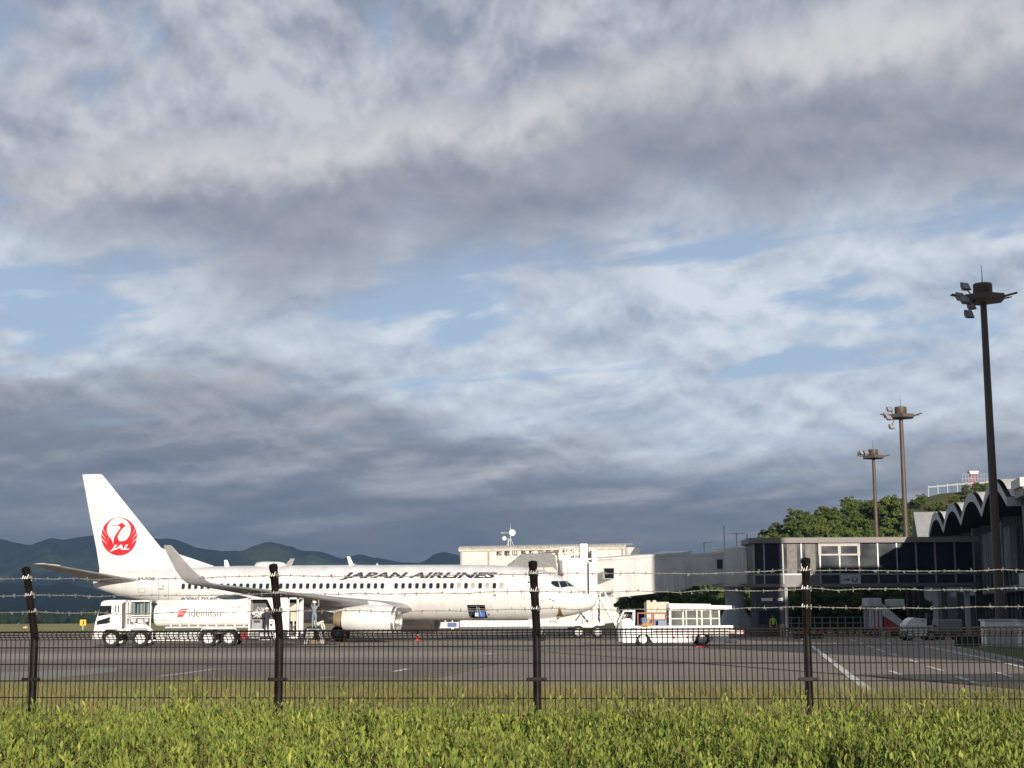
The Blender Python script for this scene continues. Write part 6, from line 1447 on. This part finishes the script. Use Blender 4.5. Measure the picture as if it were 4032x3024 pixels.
# taxiway sign
P = G(326, 2480); sg2 = empty('taxiway_sign', (P.x, P.y, 0), 0, 'small yellow taxiway sign reading J on the grass', 'sign')
bx('board', YELLOW, sg2, -.55, .55, -.1, .1, .75, 1.80, bev=.03); q = MB(); 
for sx in (0,): q.tube([(sx, 0, 0), (sx, 0, .76)], .06, 8)
q.build('leg', WHITE, sg2); v, f = text_mesh('J', 1, 0, .03); v = fit(v, -.2, .22, .92, 1.62); me = bpy.data.meshes.new('lettering'); me.from_pydata([(a, -.11, b) for a, b, _ in v], [], f); finish(bpy.data.objects.new('lettering', me), INK, sg2)
P = G(100, 2474); mk2 = MB(); mk2.box(-.5, .5, -.3, .3, 0, .35, bev=.08); mk2.lathe([(.35, .12), (.5, .1), (.55, 0)], (0, 0, 0), (0, 0, 1), 10); o = mk2.build('taxiway_marker', mat('pink_orange', (.75, .36, .25), .5)); o.location = (P.x, P.y, 0); tag(o, 'tiny pale orange marker on the far grass', 'marker')

# ---------------------------------------------------------------- equipment in the shade under the corridor
# mobile passenger steps
SYY = 117.0
ps = empty('passenger_steps', (W(3418, 2440, SYY).x, SYY, 0), 0, 'white mobile passenger steps with red side under the corridor', 'steps')
sx_ = lambda px: W(px, 2400, SYY).x - ps.location.x; sz = lambda py: W(3490, py, SYY).z
bx('upper_cab', LGREY, ps, sx_(3418), sx_(3474), 0, 2.0, sz(2388), sz(2354), bev=.06); bx('canopy', LGREY, ps, sx_(3508), sx_(3565), .1, 1.9, sz(2390), sz(2359), bev=.06)
for px_2 in (3426, 3436, 3452, 3466, 3476):
    for y in (.1, 1.8): bx('leg', LGREY, ps, sx_(px_2)-.06, sx_(px_2)+.06, y, y+.12, 0, sz(2386))
A_ = Vector((sx_(3474), 0, sz(2375))); B_ = Vector((sx_(3562), 0, sz(2455)))
for y in (0, 1.85):
    st2 = MB().prism([(A_.x, A_.z), (B_.x, B_.z), (B_.x, B_.z-.5), (A_.x, A_.z-.9)], y, y+.08, 'y').build('stringer', LGREY, ps)
MB().prism([(A_.x, A_.z-.95), (B_.x-.3, B_.z-.45), (B_.x-.6, .5), (A_.x, .5)], .1, 1.8, 'y').build('red_side', mat('dull_red', (.40, .05, .035), .5), ps)
for k in range(11): p = A_.lerp(B_, (k+.5)/11); bx('tread', MGREY, ps, p.x-.12, p.x+.12, .08, 1.85, p.z-.55, p.z-.50)
for px_2 in (3440, 3545):
    for y, sd_ in ((.1, -1), (1.85, 1)): wheel(ps, sx_(px_2), y, .35, .35, .2, sd_, MGREY)
# tow tractor
UY = 101.0
tt = empty('tow_tractor', (W(3568, 2480, UY).x, UY, 0), 0, 'pale tow tractor parked in the shade before the terminal', 'tractor')
ux = lambda px: W(px, 2470, UY).x - tt.location.x; uz = lambda py: W(3610, py, UY).z
MB().prism([(0, .35), (0, uz(2460)), (ux(3585), uz(2440)), (ux(3600), uz(2432)), (ux(3650), uz(2436)), (ux(3650), .3)], 0, 1.6, 'y').build('body', WHITE, tt); bx('bonnet', LGREY, tt, ux(3650), ux(3680), .1, 1.5, .35, .95, bev=.06); bx('headlamp', METAL, tt, ux(3628), ux(3640), -.02, 0, uz(2448), uz(2440))
bx('seat', BLACK, tt, ux(3660), ux(3676), .4, 1.1, .9, 1.75, bev=.04); bx('deck', BLACK, tt, ux(3650), ux(3692), .2, 1.4, .86, .98); bx('bumper', MGREY, tt, -.08, 0, .1, 1.5, .3, .6)
for px_2 in (3582, 3665):
    for y, sd_ in ((.1, -1), (1.5, 1)): wheel(tt, ux(px_2), y, .33, .33, .22, sd_, MGREY)
tt2 = empty('baggage_cart', (W(3694, 2470, 103).x, 103, 0), 0, 'grey covered baggage cart parked under the terminal', 'cart')
L2 = W(3790, 2470, 103).x - tt2.location.x; bx('box', MGREY, tt2, 0, L2, 0, 1.4, .5, 1.35, bev=.03); bx('curtain', MGREY, tt2, .05, L2-.05, -.02, 0, .6, 1.25)  # paint darkened to stand for the shade the cart sits in
for xx in (.25, L2-.25):
    for y, sd_ in ((.1, -1), (1.3, 1)): wheel(tt2, xx, y, .25, .25, .14, sd_, MGREY)
for k, px_2 in enumerate((3155, 3185, 3225)):                    # parked cargo dollies with amber lamps
    t = empty('cargo_dolly', (W(px_2, 2490, 112).x, 112, 0), 0, ('low dark cargo dolly nearest the corridor block', 'low dark cargo dolly between two others under the corridor', 'low dark cargo dolly nearest the passenger steps')[k], 'dolly', 'cargo dollies under the corridor')
    bx('deck', DGREY, t, -.25, .3, 0, 1.4, .30, .42); bx('lamp', ORANGE, t, -.1, .1, -.03, 0, .43, .53); bx('stake', MGREY, t, -.25, -.2, .0, .05, .42, .9)
    for xx in (-.15, .2):
        for y, sd_ in ((.1, -1), (1.3, 1)): wheel(t, xx, y, .16, .16, .08, sd_, MGREY)
# white cabinets on the lawn
def cabinet_(px0, px1, py0, py1, label):
    P = G(px0, py1); w = W(px1, py1, P.y).x - P.x; h = W(px0, py0, P.y).z
    t = empty('equipment_cabinet', (P.x, P.y, 0), 0, label, 'cabinet'); bx('plinth', CONC, t, -.05, w+.05, -.05, .85, 0, .10); bx('housing', WHITE, t, 0, w, 0, .8, .10, h-.08, bev=.02); bx('roof', LGREY, t, -.06, w+.06, -.08, .88, h-.08, h)
    n_ = max(2, int(w/.38))
    for k in range(n_): bx('door_panel', LGREY, t, w*k/n_+.03, w*(k+1)/n_-.03, -.02, .0, .18, h*.60); bx('upper_panel', WHITE, t, w*k/n_+.03, w*(k+1)/n_-.03, -.02, 0, h*.64, h-.14)
    return t
cabinet_(3884, 4004, 2438, 2551, 'white equipment cabinet with pale doors on the lawn, left of its pair'.replace(', left of its pair', ' nearer the tow tractor'))
cabinet_(4022, 4130, 2440, 2553, 'white equipment cabinet at the outer end of the lawn')
rk = empty('dark_rack', (G(3762, 2546).x, G(3762, 2546).y, 0), 0, 'low dark slatted rack on the lawn beside the cabinet', 'rack')
wr = W(3876, 2546, rk.location.y).x - rk.location.x
for k in range(8): bx('slat', BLACK, rk, wr*k/8, wr*k/8+.07, 0, .1, 0, .55)
bx('top_rail', BLACK, rk, 0, wr, -.02, .12, .52, .60); bx('back', DGREY, rk, 0, wr, .12, .16, .02, .52)
# light railing behind the shrubs' foot
rg = empty('apron_railing', (0, 0, 0), 0, 'thin pale railing in front of the shrubs under the corridor', 'railing')
rx0, rx1 = W(2690, 2440, 139).x, W(3420, 2440, 139).x
for k in range(25): x = rx0+(rx1-rx0)*k/24; bx('post', LGREY, rg, x-.03, x+.03, 139, 139.06, 0, 1.55)
for z in (.5, 1.0, 1.5): bx('rail', LGREY, rg, rx0, rx1, 138.99, 139.05, z-.025, z+.025)

# ---------------------------------------------------------------- air between the camera and the mountains
hzb = MB().box(-4200, 4200, -60, 5200, -8, 460).build('haze', None)
hm = bpy.data.materials.new('haze_air'); hm.use_nodes = True; ht = hm.node_tree; ht.nodes.clear()
ho = ht.nodes.new('ShaderNodeOutputMaterial'); pv_ = ht.nodes.new('ShaderNodeVolumePrincipled')
pv_.inputs['Color'].default_value = (.38, .60, 1.0, 1); pv_.inputs['Density'].default_value = 0.00007; pv_.inputs['Anisotropy'].default_value = 0.0
ht.links.new(pv_.outputs[0], ho.inputs['Volume']); hzb.data.materials.append(hm); stuff(hzb)
tag(hzb, 'thin blue haze in the air before the mountains', 'haze')
